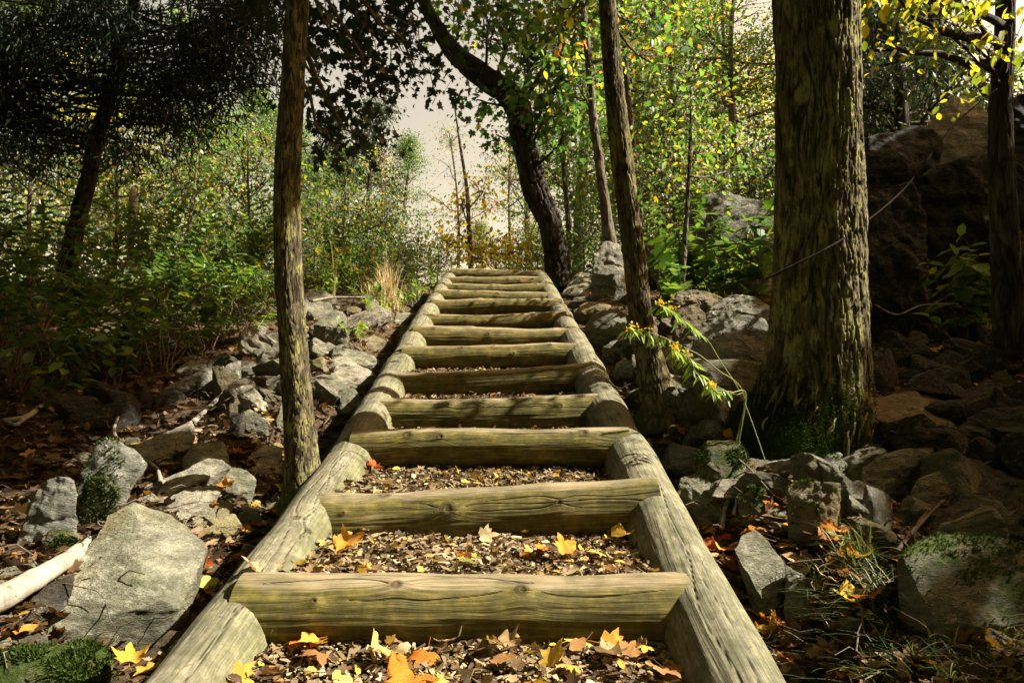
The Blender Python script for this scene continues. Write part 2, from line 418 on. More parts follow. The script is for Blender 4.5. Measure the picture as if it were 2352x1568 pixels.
def ground_mat():
    b = NB('forest_floor')
    v = b.coord((1, 1, 1), rand=False)
    n1 = b.noise(v, 9, 8, .7); n2 = b.noise(v, 60, 5, .7); n3 = b.noise(v, 1.6, 4, .6)
    col = b.ramp(b.math('ADD', b.math('MULTIPLY', n1, .5), b.math('MULTIPLY', n2, .5)), [(.36, (.022, .016, .010)), (.5, (.075, .050, .028)), (.64, (.17, .115, .06))])
    col = b.mix(b.ramp(n3, [(.5, 0.0), (.7, .6)]), col, (.04, .035, .015))
    b.bsdf(col, .95, b.bump(b.math('ADD', n1, n2), 1.0, .03), .1)
    return b.m
M['ground'] = ground_mat()
def chip_mat():
    b = NB('wood_chip'); t = b.attr('tint')
    col = b.ramp(t, [(0, (.05, .035, .018)), (.4, (.16, .115, .06)), (.75, (.32, .24, .13)), (1, (.52, .42, .27))])
    b.bsdf(col, .85, None, .2); return b.m
M['chip'] = chip_mat()
def fallen(name, c0, c1, c2):
    b = NB(name)
    v = b.coord((1, 1, 1)); n = b.noise(v, 25, 4, .6); n2 = b.noise(v, 90, 3, .6)
    oi = b.n('ShaderNodeObjectInfo')
    col = b.ramp(b.math('ADD', b.math('MULTIPLY', n, .7), b.math('MULTIPLY', oi.outputs['Random'], .3)), [(.35, c0), (.5, c1), (.66, c2)])
    col = b.mix(b.ramp(n2, [(.60, 0.0), (.70, .7)]), col, b.mix(1.0, col, (.4, .28, .2), 'MULTIPLY'))
    d = b.n('ShaderNodeBsdfDiffuse'); b.l(col, d.inputs[0]); tr = b.n('ShaderNodeBsdfTranslucent'); b.l(col, tr.inputs[0])
    m1 = b.n('ShaderNodeMixShader'); m1.inputs[0].default_value = .3; b.l(d.outputs[0], m1.inputs[1]); b.l(tr.outputs[0], m1.inputs[2])
    b.l(m1.outputs[0], b.out.inputs['Surface']); return b.m
FALLEN = {
 'orange': fallen('fallen_orange', (.36, .11, .02), (.55, .20, .03), (.62, .32, .06)),
 'yellow': fallen('fallen_yellow', (.40, .23, .035), (.54, .35, .06), (.60, .45, .14)),
 'tan': fallen('fallen_tan', (.30, .20, .09), (.46, .34, .18), (.60, .47, .29)),
 'rust brown': fallen('fallen_brown', (.11, .05, .018), (.22, .11, .04), (.34, .18, .07)),
 'red': fallen('fallen_red', (.36, .05, .02), (.52, .09, .03), (.58, .2, .06)),
 'pale green': fallen('fallen_green', (.20, .22, .04), (.30, .31, .06), (.42, .38, .10)),
}
M['litter'] = leaf_mat('dry_leaf_litter', [(0, (.025, .016, .009)), (.42, (.075, .045, .022)), (.68, (.17, .105, .05)), (.84, (.34, .23, .12)), (.9, (.48, .24, .04)), (1, (.55, .36, .06))], .2)

# ------------------------------------------------------------------ terrain
def plane(y):
    y = np.asarray(y, float)
    z = CZ - 0.70 + 0.32 * (y - 1.9)
    yc = 9.9
    z2 = CZ - 0.70 + 0.32 * (yc - 1.9)
    t = np.maximum(y - yc, 0)
    up = z2 + 0.32 * 1.0 * (1 - np.exp(-t / 1.0)) * 0.35 + 0.012 * t
    z = np.where(y > yc, up, z)
    zl = CZ - 0.70 + 0.32 * (0.2 - 1.9)
    z = np.where(y < 0.2, zl + 0.10 * (y - 0.2), z)
    return z
def H(x, y):
    x = np.asarray(x, float); y = np.asarray(y, float)
    z = plane(y)
    p = np.stack([x.ravel(), y.ravel(), np.zeros(x.size)], -1)
    n = (pn(p * 0.9, 5) * 0.10 + pn(p * 2.6, 6) * 0.035).reshape(x.shape)
    onp = sst(1.25, 0.95, np.abs(x + 0.15)) * (y < 10.4)
    z = z + n * (1 - onp) - 0.16 * onp
    z = z - 0.10 * sst(-1.4, -2.6, x) * sst(8, 5, y) + 0.07 * np.maximum(x - 1.6, 0) * sst(10, 7, y) * sst(60, 30, np.abs(x))
    return z
def ground_hit(px, py, dmax=40):
    px = np.atleast_1d(np.asarray(px, float)); py = np.atleast_1d(np.asarray(py, float))
    r = ray(px, py); ds = np.geomspace(0.7, dmax, 260)
    if len(px) <= 400:
        p = CAMP + r[:, None, :] * ds[None, :, None]; g = p[..., 2] - H(p[..., 0], p[..., 1])
        s = (g[:, 1:] < 0) & (g[:, :-1] >= 0); k = np.argmax(s, 1); i = np.arange(len(px))
        a, b = g[i, k], g[i, k + 1]
        return np.where(s.any(1), ds[k] + (ds[k + 1] - ds[k]) * a / (a - b + 1e-12), np.nan)
    d = np.full(len(px), np.nan); prev = None
    for k, dd in enumerate(ds):
        p = CAMP + r * dd; g = p[:, 2] - H(p[:, 0], p[:, 1])
        if prev is not None:
            hit = np.isnan(d) & (g < 0)
            d[hit] = ds[k - 1] + (dd - ds[k - 1]) * (prev / (prev - g + 1e-12))[hit]
        prev = g
    return d
def ghit1(px, py):
    d = ground_hit(px, py)[0]
    return 11.0 if np.isnan(d) else float(d)

xs = np.concatenate([-np.geomspace(3.2, 400, 70)[::-1], np.linspace(-3.15, 3.15, 150), np.geomspace(3.2, 400, 70)])
ys = np.concatenate([-np.geomspace(0.6, 120, 30)[::-1], np.linspace(-0.5, 11.5, 300), np.geomspace(11.6, 600, 70)])
GX, GY = np.meshgrid(xs, ys); GZ = H(GX, GY)
pp = np.stack([GX.ravel(), GY.ravel(), np.zeros(GX.size)], -1)
near = (np.abs(GX) < 6) & (GY < 13)
GZ = GZ + (fbm(pp * 9, 3, 8) * 0.012).reshape(GX.shape) * near
nx, ny = len(xs), len(ys)
ii = (np.arange(ny - 1)[:, None] * nx + np.arange(nx - 1)[None, :])
GF = np.stack([ii, ii + 1, ii + nx + 1, ii + nx], -1).reshape(-1, 4)
g = mk("ground", np.stack([GX.ravel(), GY.ravel(), GZ.ravel()], -1), GF, M['ground'])
tag(g, "brown forest floor of soil and leaf mould rising uphill", "ground", kind="structure")
# ------------------------------------------------------------------ the log stairs
LOGS = [ # left x, left y, right x, right y of the top edge in the picture
 (560, 1325, 1612, 1307), (712, 1128, 1500, 1106), (811, 996, 1437, 985), (859, 920, 1383, 901), (905, 850, 1359, 836),
 (928, 799, 1335, 790), (953, 753, 1311, 747), (976, 718, 1297, 715), (993, 688, 1287, 688), (1000, 667, 1263, 668),
 (1024, 648, 1256, 650), (1028, 636, 1244, 637), (1037, 619, 1242, 619)]
def log_mesh(L, Rd, nx_, th, seed, knots, bend=0.01, taper=0.0, front=1, mossb=0.0, cracks=2, rag=0.0, wear=0.0):
    """log along local X, top = +Z, front = -Y; returns V (local), F, attrs"""
    r_ = np.random.default_rng(seed)
    n = len(th); s = np.linspace(-L / 2, L / 2, nx_)
    S, T = np.meshgrid(s, th, indexing='ij')
    Rv = Rd * (1 + taper * S / L)
    p = np.stack([S * 1.2 + seed, Rd * 6 * np.cos(T), Rd * 6 * np.sin(T)], -1).reshape(-1, 3)
    big = fbm(p, 3, seed).reshape(S.shape)
    p2 = np.stack([S * 2.5 + seed, Rd * 60 * np.cos(T), Rd * 60 * np.sin(T)], -1).reshape(-1, 3)
    fine = fbm(p2, 3, seed + 9).reshape(S.shape)
    Vc = T * Rd
    gv = Vc + 0.012 * big + 0.010 * np.sin(S * 3.1 + seed)
    kn = np.zeros_like(S); disp = 0.006 * big + 0.0022 * fine
    for (ks, kv, kr) in knots:
        ds, dv = S - ks, Vc - kv
        dist = np.sqrt(ds ** 2 + dv ** 2) / kr
        gv = gv + np.sign(dv) * kr * 1.1 * np.exp(-(ds / (2.6 * kr)) ** 2) * np.exp(-np.abs(dv) / (2.2 * kr)) * np.minimum(1, np.abs(dv) / (0.25 * kr))
        core = sst(1.0, 0.75, dist)
        ringed = core * (0.75 + 0.25 * np.sin(dist * 16))
        kn = np.maximum(kn, ringed)
        disp = disp + 0.006 * np.exp(-dist ** 2 / 3) - 0.004 * sst(.5, .2, dist)
    if wear: disp = disp - .012 * np.exp(-((S - wear * .3) / (.22 * L)) ** 2) * sst(RAD(75), RAD(5), np.abs(T - .2)) * (1 + .6 * big)
    disp = disp + .010 * pn(np.stack([S * 3.1 + seed * 2, 0 * S + seed, 0 * S], -1).reshape(-1, 3), 3).reshape(S.shape)
    ck = np.zeros_like(S)
    for c in range(cracks):
        v0 = r_.uniform(-0.2, 1.35) * Rd; a0 = r_.uniform(-L / 2, 0); a1 = a0 + r_.uniform(.35, .9) * L
        path = v0 + 0.016 * np.sin(S * r_.uniform(2, 5) + c) + 0.008 * np.sin(S * 11 + c * 2)
        wdt = 0.0013 * sst(a0, a0 + .08, S) * sst(a1, a1 - .08, S) + 1e-6
        m = np.exp(-((gv - path) / (wdt + .0005)) ** 2) * (wdt > 3e-4)
        ck = np.maximum(ck, m)
    disp = disp - 0.002 * ck
    rr = Rv + disp
    Z = rr * np.cos(T); Y = -front * rr * np.sin(T)
    by = bend * np.sin(S / L * 3.0 + seed); bz = bend * np.cos(S / L * 2.3 + seed * 2)
    X = S + 0.0
    if rag:
        e = np.exp(-np.abs(S - L / 2) / .02); X = X + e * rag * big
    V = np.stack([X, Y + by, Z + bz], -1).reshape(-1, 3)
    i = np.arange(nx_ - 1)[:, None] * n; j = np.arange(n)[None, :]; j2 = (j + 1) % n
    F = np.stack([i + j, i + j2, i + n + j2, i + n + j], -1).reshape(-1, 4)
    if front < 0: F = F[:, ::-1]
    c0 = len(V); b = (nx_ - 1) * n
    V = np.concatenate([V, V[:n].mean(0)[None], V[b:b + n].mean(0)[None]])
    cap = np.array([[c0, (k + 1) % n, k] for k in range(n)] + [[c0 + 1, b + k, b + (k + 1) % n] for k in range(n)])
    if front < 0: cap = cap[:, ::-1]
    moss = mossb + 0.10 + 0.85 * sst(RAD(14), RAD(66), T) * (0.8 + .45 * big) + 0.25 * sst(L / 2 - .12, L / 2, np.abs(S))
    A = {'gv': gv, 'sx': S, 'knot': kn, 'moss': moss, 'crack': ck}
    A = {k: np.concatenate([v.ravel(), [v.mean(), v.mean()]]) for k, v in A.items()}
    return V, [F, cap], A
TH_STEP = np.concatenate([np.linspace(-180, -50, 20, endpoint=False), np.linspace(-50, 125, 120, endpoint=False), np.linspace(125, 180, 10, endpoint=False)]) * math.pi / 180
STEP_LABELS = [
 "lowest step log, broad tan log with two dark knots and pale scratches",
 "second step log up, with sunlit top, round knots and a bare strip low down",
 "third step log up, smooth brown log above a leafy tread",
 "fourth step log up, mossy yellow at its end by the split rail",
 "fifth step log up, grey topped and dark olive below",
 "sixth step log up, sagging slightly, with green tuft at one end",
 "seventh step log up, dark shaded front under pale rim",
 "eighth step log up, fine grained with small knot",
 "ninth step log up, sunlit tan log with chipped face",
 "tenth step log up, pale log with mossy spot at one end",
 "eleventh step log up, thin pale log near the stair top",
 "twelfth step log up, last but one below the crest",
 "topmost step log on the crest of the stairs"]
TOPS, LE, RE = [], [], []
for i, (xl, yl, xr, yr) in enumerate(LOGS):
    d = 1.893 + 0.64 * i
    a, b_ = at(xl, yl, d), at(xr, yr, d)
    Rd = 0.103 + 0.010 * math.sin(i * 2.3 + .4)
    # the camera sees the silhouette of the top: move the axis down and back by the radius
    c = (a + b_) / 2; L = np.linalg.norm(b_ - a) + 0.02
    ex = unit(b_ - a); ez = unit(np.array([0, 0, 1.0]) - ex * ex[2]); ey = np.cross(ez, ex)
    cen = c - ez * Rd * 0.97 + ey * 0.02
    r_ = np.random.default_rng(100 + i)
    if i == 0: kn = [(-.205, .062, .020), (.135, .075, .024), (-.42, .11, .012)]
    elif i == 1: kn = [(-.36, .03, .030), (-.12, .125, .036), (.28, .12, .020), (-.5, .12, .01)]
    else: kn = [(r_.uniform(-.55, .55), r_.uniform(-.02, .14), r_.uniform(.014, .032)) for _ in range(4)]
    nxl = 420 if i < 3 else (260 if i < 7 else 140)
    th = TH_STEP if i < 7 else TH_STEP[::2]
    V, F, A = log_mesh(L, Rd, nxl, th, 20 + i, kn, bend=.017, wear=r_.uniform(.2, 1) * (-1) ** i, taper=r_.uniform(-.12, .12), cracks=3 if i < 6 else 1)
    W = cen + V[:, :1] * ex + V[:, 1:2] * ey + V[:, 2:3] * ez
    o = bpy.data.objects.new
    o = mk("step_log", V, F, M['wood_step'], attrs=A)
    from mathutils import Matrix
    o.matrix_world = Matrix(((ex[0], ey[0], ez[0], cen[0]), (ex[1], ey[1], ez[1], cen[1]), (ex[2], ey[2], ez[2], cen[2]), (0, 0, 0, 1)))
    tag(o, STEP_LABELS[i], "log step", "step logs of the stairs")
    TOPS.append((cen[1], c[2])); LE.append(a); RE.append(b_)
LE = np.array(LE); RE = np.array(RE)

def rail(side, i0, i1, ext0, ext1, Rd, seed, label, dz=-0.013):
    E = LE if side < 0 else RE
    off = -0.015 if side < 0 else 0.005
    p0 = E[i0] + np.array([off, .02, -Rd - .004 + dz]); p1 = E[i1] + np.array([off, .02, -Rd - .004 + dz])
    ex = unit(p1 - p0); p0 = p0 - ex * ext0; p1 = p1 + ex * ext1
    L = np.linalg.norm(p1 - p0); cen = (p0 + p1) / 2
    ez = unit(np.array([0, 0, 1.0]) - ex * ex[2]); ey = np.cross(ez, ex)
    r_ = np.random.default_rng(seed)
    kn = [(r_.uniform(-L / 2, L / 2), r_.uniform(-.1, .16), r_.uniform(.012, .022)) for _ in range(int(L * 2.2))]
    if side > 0 and i0 == 0: kn.append((-L / 2 + .42, .0, .022))
    th = np.linspace(-math.pi, math.pi, 150, endpoint=False)
    V, F, A = log_mesh(L, Rd, int(L * 190), th, seed, kn, bend=.008, taper=-.05, front=1, mossb=.05, cracks=3, rag=.03)
    A['moss'] = 0.22 + 0.35 * np.clip(A['moss'], 0, 1)
    o = mk("side_rail_log", V, F, M['wood_rail'], attrs=A)
    o.matrix_world = Matrix(((ex[0], ey[0], ez[0], cen[0]), (ex[1], ey[1], ez[1], cen[1]), (ex[2], ey[2], ez[2], cen[2]), (0, 0, 0, 1)))
    tag(o, label, "rail log", "rail logs along the stairs")
rail(-1, 0, 2, 1.3, -.12, .108, 61, "weathered rail log at the stair foot, running past the big pointed rock")
rail(-1, 2, 5, .13, .0, .113, 62, "rail log beginning beside the thin mottled trunk with a shadow band across it")
rail(-1, 5, 8, -.02, .0, .108, 63, "middle rail log with sunlit rounded ends, opposite the pale cracked boulder")
rail(-1, 8, 12, -.02, .1, .100, 64, "uppermost rail log beside the dry straw tuft")
rail(1, 0, 2, 1.3, .0, .118, 65, "grey rail log at the stair foot with a long crack, beside the pointed shards")
rail(1, 2, 6, -.02, .0, .118, 66, "scaly grey rail log below the slender leaning trunk")
rail(1, 6, 12, -.02, .1, .108, 67, "long upper rail log next to the grey slope rocks")

# treads: bark mulch beds between the logs
Vp, Fp, n0 = [], [], 0
TREAD = []
for i in range(len(LOGS)):
    if i == 0: y0, z0 = 0.1, TOPS[0][1] - 0.36
    else: y0, z0 = TOPS[i - 1][0], TOPS[i - 1][1] - 0.045
    y1 = TOPS[i][0]; z1 = TOPS[i][1] - (0.172 if i else 0.165)
    xl, xr = LE[i][0] - .06, RE[i][0] + .06
    if i == 0: xl, xr = -0.95, 0.62
    m, k = (150, 120) if i < 3 else (70, 40)
    X, Y = np.meshgrid(np.linspace(xl, xr, m), np.linspace(y0, y1, k))
    t = (Y - y0) / (y1 - y0)
    Z = z0 + (z1 - z0) * t
    q = np.stack([X.ravel(), Y.ravel(), np.zeros(X.size)], -1)
    Z = Z + (fbm(q * 5, 2, 70) * .012 + fbm(q * 40, 3, 71) * .005).reshape(X.shape)
    TREAD.append((y0, y1, z0, z1, xl, xr))
    Vp.append(np.stack([X.ravel(), Y.ravel(), Z.ravel()], -1))
    ii = (np.arange(k - 1)[:, None] * m + np.arange(m - 1)[None, :]) + n0
    Fp.append(np.stack([ii, ii + 1, ii + m + 1, ii + m], -1).reshape(-1, 4)); n0 += X.size
o = mk("path", np.concatenate(Vp), [np.concatenate(Fp)], M['ground'])
tag(o, "trodden path of bark mulch filling the stair treads", "path", kind="structure")
def tread_z(i, x, y):
    y0, y1, z0, z1, xl, xr = TREAD[i]
    z = z0 + (z1 - z0) * (y - y0) / (y1 - y0)
    q = np.stack([np.atleast_1d(x), np.atleast_1d(y), np.zeros(np.size(x))], -1)
    return z + fbm(q * 5, 2, 70) * .012
def surf_z(x, y):
    """height of whatever one would stand on (treads inside the rails, forest floor outside)"""
    x = np.atleast_1d(np.asarray(x, float)); y = np.atleast_1d(np.asarray(y, float))
    z = H(x, y)
    for i in range(len(TREAD)):
        y0, y1, z0, z1, xl, xr = TREAD[i]
        m = (y >= y0) & (y < y1) & (x > xl) & (x < xr)
        if m.any(): z[m] = tread_z(i, x[m], y[m])
    return z

# chips and bark crumbs
def chips():
    P, T, N, S = [], [], [], []
    cnt = [5200, 2600, 1400, 700, 500, 300, 200, 150, 120, 100, 80, 60, 60]
    Vs, ts = [], []
    for i, n in enumerate(cnt):
        y0, y1, z0, z1, xl, xr = TREAD[i]
        if i == 0: y0 = 1.0
        x = rng.uniform(xl + .05, xr - .05, n); y = rng.uniform(y0 + (.06 if i else 0), y1 - .05, n)
        z = tread_z(i, x, y) + rng.uniform(.001, .012, n)
        L = rng.gamma(3, .006, n) + .006; W = L * rng.uniform(.25, .6, n); Tk = rng.uniform(.0015, .005, n)
        a = rng.uniform(0, 2 * math.pi, n); tl = rng.normal(0, .35, n)
        ex = np.stack([np.cos(a) * np.cos(tl), np.sin(a) * np.cos(tl), np.sin(tl)], -1)
        up = unit(np.array([0, 0, 1.0]) + rng.normal(0, .3, (n, 3))); ey = unit(np.cross(up, ex)); ez = np.cross(ex, ey)
        cor = np.array([(-1, -1, -1), (1, -.7, -1), (1, .7, -1), (-1, 1, -1), (-1, -1, 1), (1, -.7, 1), (1, .7, 1), (-1, 1, 1)])
        c = np.stack([x, y, z], -1)[:, None, :]
        V = c + .5 * (cor[None, :, :1] * (L[:, None, None] * ex[:, None]) + cor[None, :, 1:2] * (W[:, None, None] * ey[:, None]) + cor[None, :, 2:] * (Tk[:, None, None] * ez[:, None]))
        Vs.append(V.reshape(-1, 3)); ts.append(np.repeat(np.clip(rng.beta(1.6, 2.0, n), 0, 1), 8))
    V = np.concatenate(Vs); n = len(V) // 8
    f = np.array([(0, 3, 2, 1), (4, 5, 6, 7), (0, 1, 5, 4), (1, 2, 6, 5), (2, 3, 7, 6), (3, 0, 4, 7)])
    F = (f[None] + (np.arange(n) * 8)[:, None, None]).reshape(-1, 4)
    o = mk("wood_chips", V, F, M['chip'], smooth=False, attrs={'tint': np.concatenate(ts)})
    tag(o, "loose bark mulch and wood chips strewn over the stair treads", "wood chips", kind="stuff")
chips()

# ------------------------------------------------------------------ trunks
def px_path(pts, d, n, dslope=0.0):
    """pts rows (px, py, width px) -> world centres, radii; d depth, dslope: extra depth per 1000 px upwards"""
    A = smooth_path(np.array(pts, float), n)
    dd = d + dslope * (pts[-1][1] - A[:, 1]) / 1000.0 if dslope else np.full(n, float(d))
    return at(A[:, 0], A[:, 1], dd), A[:, 2] * dd / FPX / 2
def bark_trunk(P, rad, nth, seed, amp, fu, fv, ridge=1.0, flare=None, mossh=0.6, knob=0.05):
    """displaced trunk surface with vertical plates and fissures"""
    n = len(P); T, A, B = frames(P)
    th = np.linspace(0, 2 * math.pi, nth, endpoint=False)
    arc = np.concatenate([[0], np.cumsum(np.linalg.norm(np.diff(P, axis=0), axis=1))])
    TH, SS = np.meshgrid(th, arc); RR = np.repeat(rad[:, None], nth, 1)
    R0 = float(np.median(rad))
    cx, sx_ = np.cos(TH) * R0, np.sin(TH) * R0
    q = np.stack([cx.ravel(), sx_.ravel(), SS.ravel()], -1)
    wv = fbm(q * np.array([6, 6, 2.0]), 2, seed) * .03
    q2 = np.stack([cx.ravel() * fu + wv * fu, sx_.ravel() * fu - wv * fu, SS.ravel() * fv + seed], -1)
    n1 = fbm(q2, 2, seed + 1); n2 = fbm(q2 * np.array([2.1, 2.1, 2.6]), 2, seed + 5)
    e1 = sst(.03, .20, np.abs(n1)); e2 = sst(.0, .16, np.abs(n2))
    fis = np.clip(1 - e1 * (.55 + .45 * e2), 0, 1)
    plate = e1 * ridge * (.75 + .5 * pn(q2 * .5, seed + 21)) + .45 * e2 + .25 * n2
    n3 = fbm(q * 55, 2, seed + 8) * .10
    nb = fbm(q * np.array([4, 4, 2.5]), 2, seed + 11)
    disp = (amp * (plate + n3 - .9)).reshape(TH.shape) + (nb * knob * R0).reshape(TH.shape)
    if flare is not None: disp = disp + flare(TH, SS)
    r_ = RR + disp
    V = P[:, None, :] + r_[..., None] * (np.cos(TH)[..., None] * A[:, None, :] + np.sin(TH)[..., None] * B[:, None, :])
    i = np.arange(n - 1)[:, None] * nth; j = np.arange(nth)[None, :]; j2 = (j + 1) % nth
    F = np.stack([i + j, i + j2, i + nth + j2, i + nth + j], -1).reshape(-1, 4)
    moss = np.clip(.55 * sst(mossh, 0, SS), 0, 1)
    return V.reshape(-1, 3), F, {'moss': moss.ravel(), 'fiss': fis}

def make_crown(blobs, leaf, lsize, nper, seed, trunk_P, trunk_R, droop=.35, twig_r=.006, spread=.22, limb=True, lk=.022, tintmu=.5, tintsd=.2, ups=.7, flat=1.0):
    """leaf clusters in ellipsoid blobs, joined to the trunk by limbs and twigs.
    blobs: (centre, radii, clusters). -> branch parts, leaf arrays"""
    r_ = np.random.default_rng(seed); tubes = []; LP, LT, LN, LS, TI = [], [], [], [], []
    up = np.array([0, 0, 1.0])
    for (c, rad, ncl) in blobs:
        c = np.asarray(c, float); rad = np.broadcast_to(np.asarray(rad, float), (3,))
        k = np.argmin(np.linalg.norm(trunk_P - (c - up * .45 * np.linalg.norm(rad)), axis=1) + .15 * np.abs(trunk_P[:, 2] - c[2]))
        a = trunk_P[k]; L = np.linalg.norm(c - a)
        n = max(5, int(L / .25)); lp = seg_path(a, c, n, .02, -.06, r_)
        r0 = min(trunk_R[k] * .55, (.012 if lk > .01 else .005) + lk * L)
        if limb: tubes.append(tube(lp, np.linspace(r0, max(twig_r * 1.3, r0 * .25), n), 6))
        d = unit(r_.normal(size=(ncl, 3))); rr = r_.uniform(.25, 1, ncl) ** .55
        cc = c + d * rr[:, None] * rad
        for q in cc:
            t0 = r_.uniform(.45, 1.0); j = min(n - 1, int(t0 * n)); s = lp[j]
            tp = seg_path(s, q, 5, .05, .04, r_)
            tubes.append(tube(tp, np.linspace(twig_r * 1.2, twig_r * .4, 5), 4, False))
            m = max(3, int(r_.poisson(nper)))
            ti = np.clip(r_.beta(1.6, 3.2, m), 0, 1) ** .9
            base = tp[2:][r_.integers(0, 3, m)] * .35 + q * .65
            off = r_.normal(size=(m, 3)) * spread * np.array([1, 1, .55 * flat])
            p = base + off
            tdir = unit(off * np.array([1, 1, .3]) + r_.normal(size=(m, 3)) * .35 - up * droop)
            nn = unit(up * ups + r_.normal(size=(m, 3)) * .55)
            LP.append(p); LT.append(tdir); LN.append(nn); LS.append(lsize * r_.uniform(.4, 1.3, m))
            cl = r_.normal(tintmu, tintsd)
            TI.append(np.clip(cl + r_.normal(0, .16, m), 0, 1))
    V, F, kk = leafcloud(np.concatenate(LP), np.concatenate(LT), np.concatenate(LN), np.concatenate(LS), leaf)
    return tubes, V, F, np.repeat(np.concatenate(TI), kk)

def trunk_obj(parts, mat, t):
    """one trunk mesh with its limbs; parts: (V, F, attrs or None)"""
    V, F = combine([(v, f if isinstance(f, list) else [f]) for v, f, a in parts])
    at_ = {k: np.concatenate([(a[k] if a is not None else np.zeros(len(v))) for v, f, a in parts]) for k in ('moss', 'fiss')}
    return mk("trunk", V, F, M[mat], t, attrs=at_)
def limbs(tb):
    V, F = combine(tb); return (V, F, None)
# --- shaggy big tree
def tree_big():
    pts = [(1838, 1075, 350), (1845, 1020, 310), (1862, 960, 268), (1871, 900, 240), (1877, 800, 218), (1882, 600, 196), (1882, 400, 184), (1879, 200, 177), (1872, 0, 182), (1866, -160, 178), (1862, -420, 160), (1862, -800, 130), (1862, -1500, 100)]
    P, rr = px_path(pts, 3.5, 760)
    def flare(TH, SS):
        return .05 * sst(.55, .0, SS) * (np.sin(3 * TH + .6) * .6 + .4 * np.sin(5 * TH))
    V, F, A = bark_trunk(P, rr, 300, 5, .015, 32, 3.6, 1.0, flare, .75)
    # moss creeps up on the side facing the stairs
    t = thing("tree", "big shaggy trunk with peeling vertical bark and a mossy foot beside the stairs", "tree", P[0] * np.array([1, 1, 0]) + np.array([0, 0, float(H(P[0][0], P[0][1]))]))
    # peeling strips of bark
    r_ = np.random.default_rng(77); parts = []
    for k in range(170):
        i = int(r_.integers(40, 420)); a = r_.uniform(-math.pi, math.pi)
        T, Aa, B = frames(P[i:i + 3]); n_ = math.cos(a) * Aa[0] + math.sin(a) * B[0]
        s_ = np.cross(T[0], n_); L = r_.uniform(.05, .17); wd = r_.uniform(.006, .016)
        b0 = P[i] + n_ * (rr[i] - .006); curl = r_.uniform(.0, .022)
        rows = []
        for t_ in np.linspace(0, 1, 6):
            cc = b0 + T[0] * L * t_ + n_ * curl * (1 - t_) ** 2 + s_ * .01 * math.sin(t_ * 4 + k)
            ww = wd * (.5 + .5 * math.sin(math.pi * (.15 + .8 * t_)))
            rows += [cc - s_ * ww / 2, cc + s_ * ww / 2, cc + s_ * ww / 2 - n_ * .005, cc - s_ * ww / 2 - n_ * .005]
        Vv = np.array(rows); f = []
        for q in range(5):
            for e in range(4): f.append((q * 4 + e, q * 4 + (e + 1) % 4, q * 4 + 4 + (e + 1) % 4, q * 4 + 4 + e))
        f += [(0, 3, 2, 1), (20, 21, 22, 23)]
        parts.append((Vv, [np.array(f)]))
    V2, F2 = combine(parts)
    trunk_obj([(V, F, {'moss': A['moss'] + .12 * (V[:, 0] < P[:, 0].mean()) * (V[:, 2] < 1.2), 'fiss': A['fiss']}), (V2, F2, None)], 'bark_big', t)
    # moss on the foot
    m = (V[:, 2] < t.location.z + .50)
    sel = np.where(m)[0]; nrm = unit(V - np.repeat(P, 300, 0))
    w_ = np.clip(1.2 - (V[sel, 2] - t.location.z) / .40, 0, 1) * np.where(nrm[sel, 0] < .35, 1, .12)
    pick = sel[r_.random(len(sel)) < np.clip(w_, 0, 1) * .55]
    pick = np.repeat(pick, 4)
    pv = V[pick] + r_.normal(0, .007, (len(pick), 3)); nn = nrm[pick]
    T_ = unit(nn + r_.normal(0, .5, pv.shape) + np.array([0, 0, .35]))
    Vm, Fm, kk = leafcloud(pv, T_, np.cross(T_, r_.normal(size=pv.shape)), r_.uniform(.007, .015, len(pv)), 'needle')
    mk("moss", Vm, Fm, M['mossf'], t, attrs={'tint': np.repeat(np.clip(r_.beta(1.6, 3, len(pv)), 0, 1), kk)})
    return t, P, rr
TB, TBP, TBR = tree_big()

# --- thin mottled tree
def tree_thin():
    pts = [(700, 1170, 125), (698, 1112, 96), (694, 1050, 78), (686, 950, 68), (674, 800, 63), (662, 600, 62), (660, 400, 58), (671, 200, 52), (684, 0, 48), (697, -200, 46), (715, -600, 40), (740, -1100, 28)]
    P, rr = px_path(pts, 2.95, 560)
    V, F, A = bark_trunk(P, rr, 150, 9, .0045, 62, 9.0, .9, None, .45, .07)
    t = thing("tree", "thin mottled trunk standing against the rail log, mossy at the base", "tree", (P[0][0], P[0][1], float(H(P[0][0], P[0][1]))))
    VT, FT = V, F
    bl = []
    r_ = np.random.default_rng(4)
    for (px, py, d, rx, rz, n) in [(760, 60, 3.9, 60, 70, 8), (800, 130, 4.0, 60, 40, 8), (850, 60, 4.3, 70, 60, 11), (880, 190, 4.3, 70, 50, 11), (770, 250, 4.0, 55, 55, 9), (830, 310, 4.4, 60, 45, 8),
                                   (940, 110, 4.6, 60, 55, 9), (740, -40, 3.6, 60, 50, 8), (900, -20, 4.3, 80, 50, 10), (730, 180, 3.7, 30, 60, 6), (990, 170, 4.8, 40, 40, 5), (760, 330, 4.1, 40, 40, 5), (960, 40, 4.8, 50, 50, 6), (600, -40, 3.6, 60, 50, 8)]:
        c = at(px, py, d); bl.append((c, (rx * d / FPX, .35, rz * d / FPX), int(n * 1.2)))
    tb, V, F, ti = make_crown(bl, 'maple', .054, 9, 21, P[330:], rr[330:], droop=.5, twig_r=.004, spread=.11, tintmu=.25, tintsd=.1, lk=.004)
    trunk_obj([(VT, FT, A), limbs(tb)], 'bark_tan', t)
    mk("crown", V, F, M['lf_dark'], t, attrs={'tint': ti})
    return t
tree_thin()

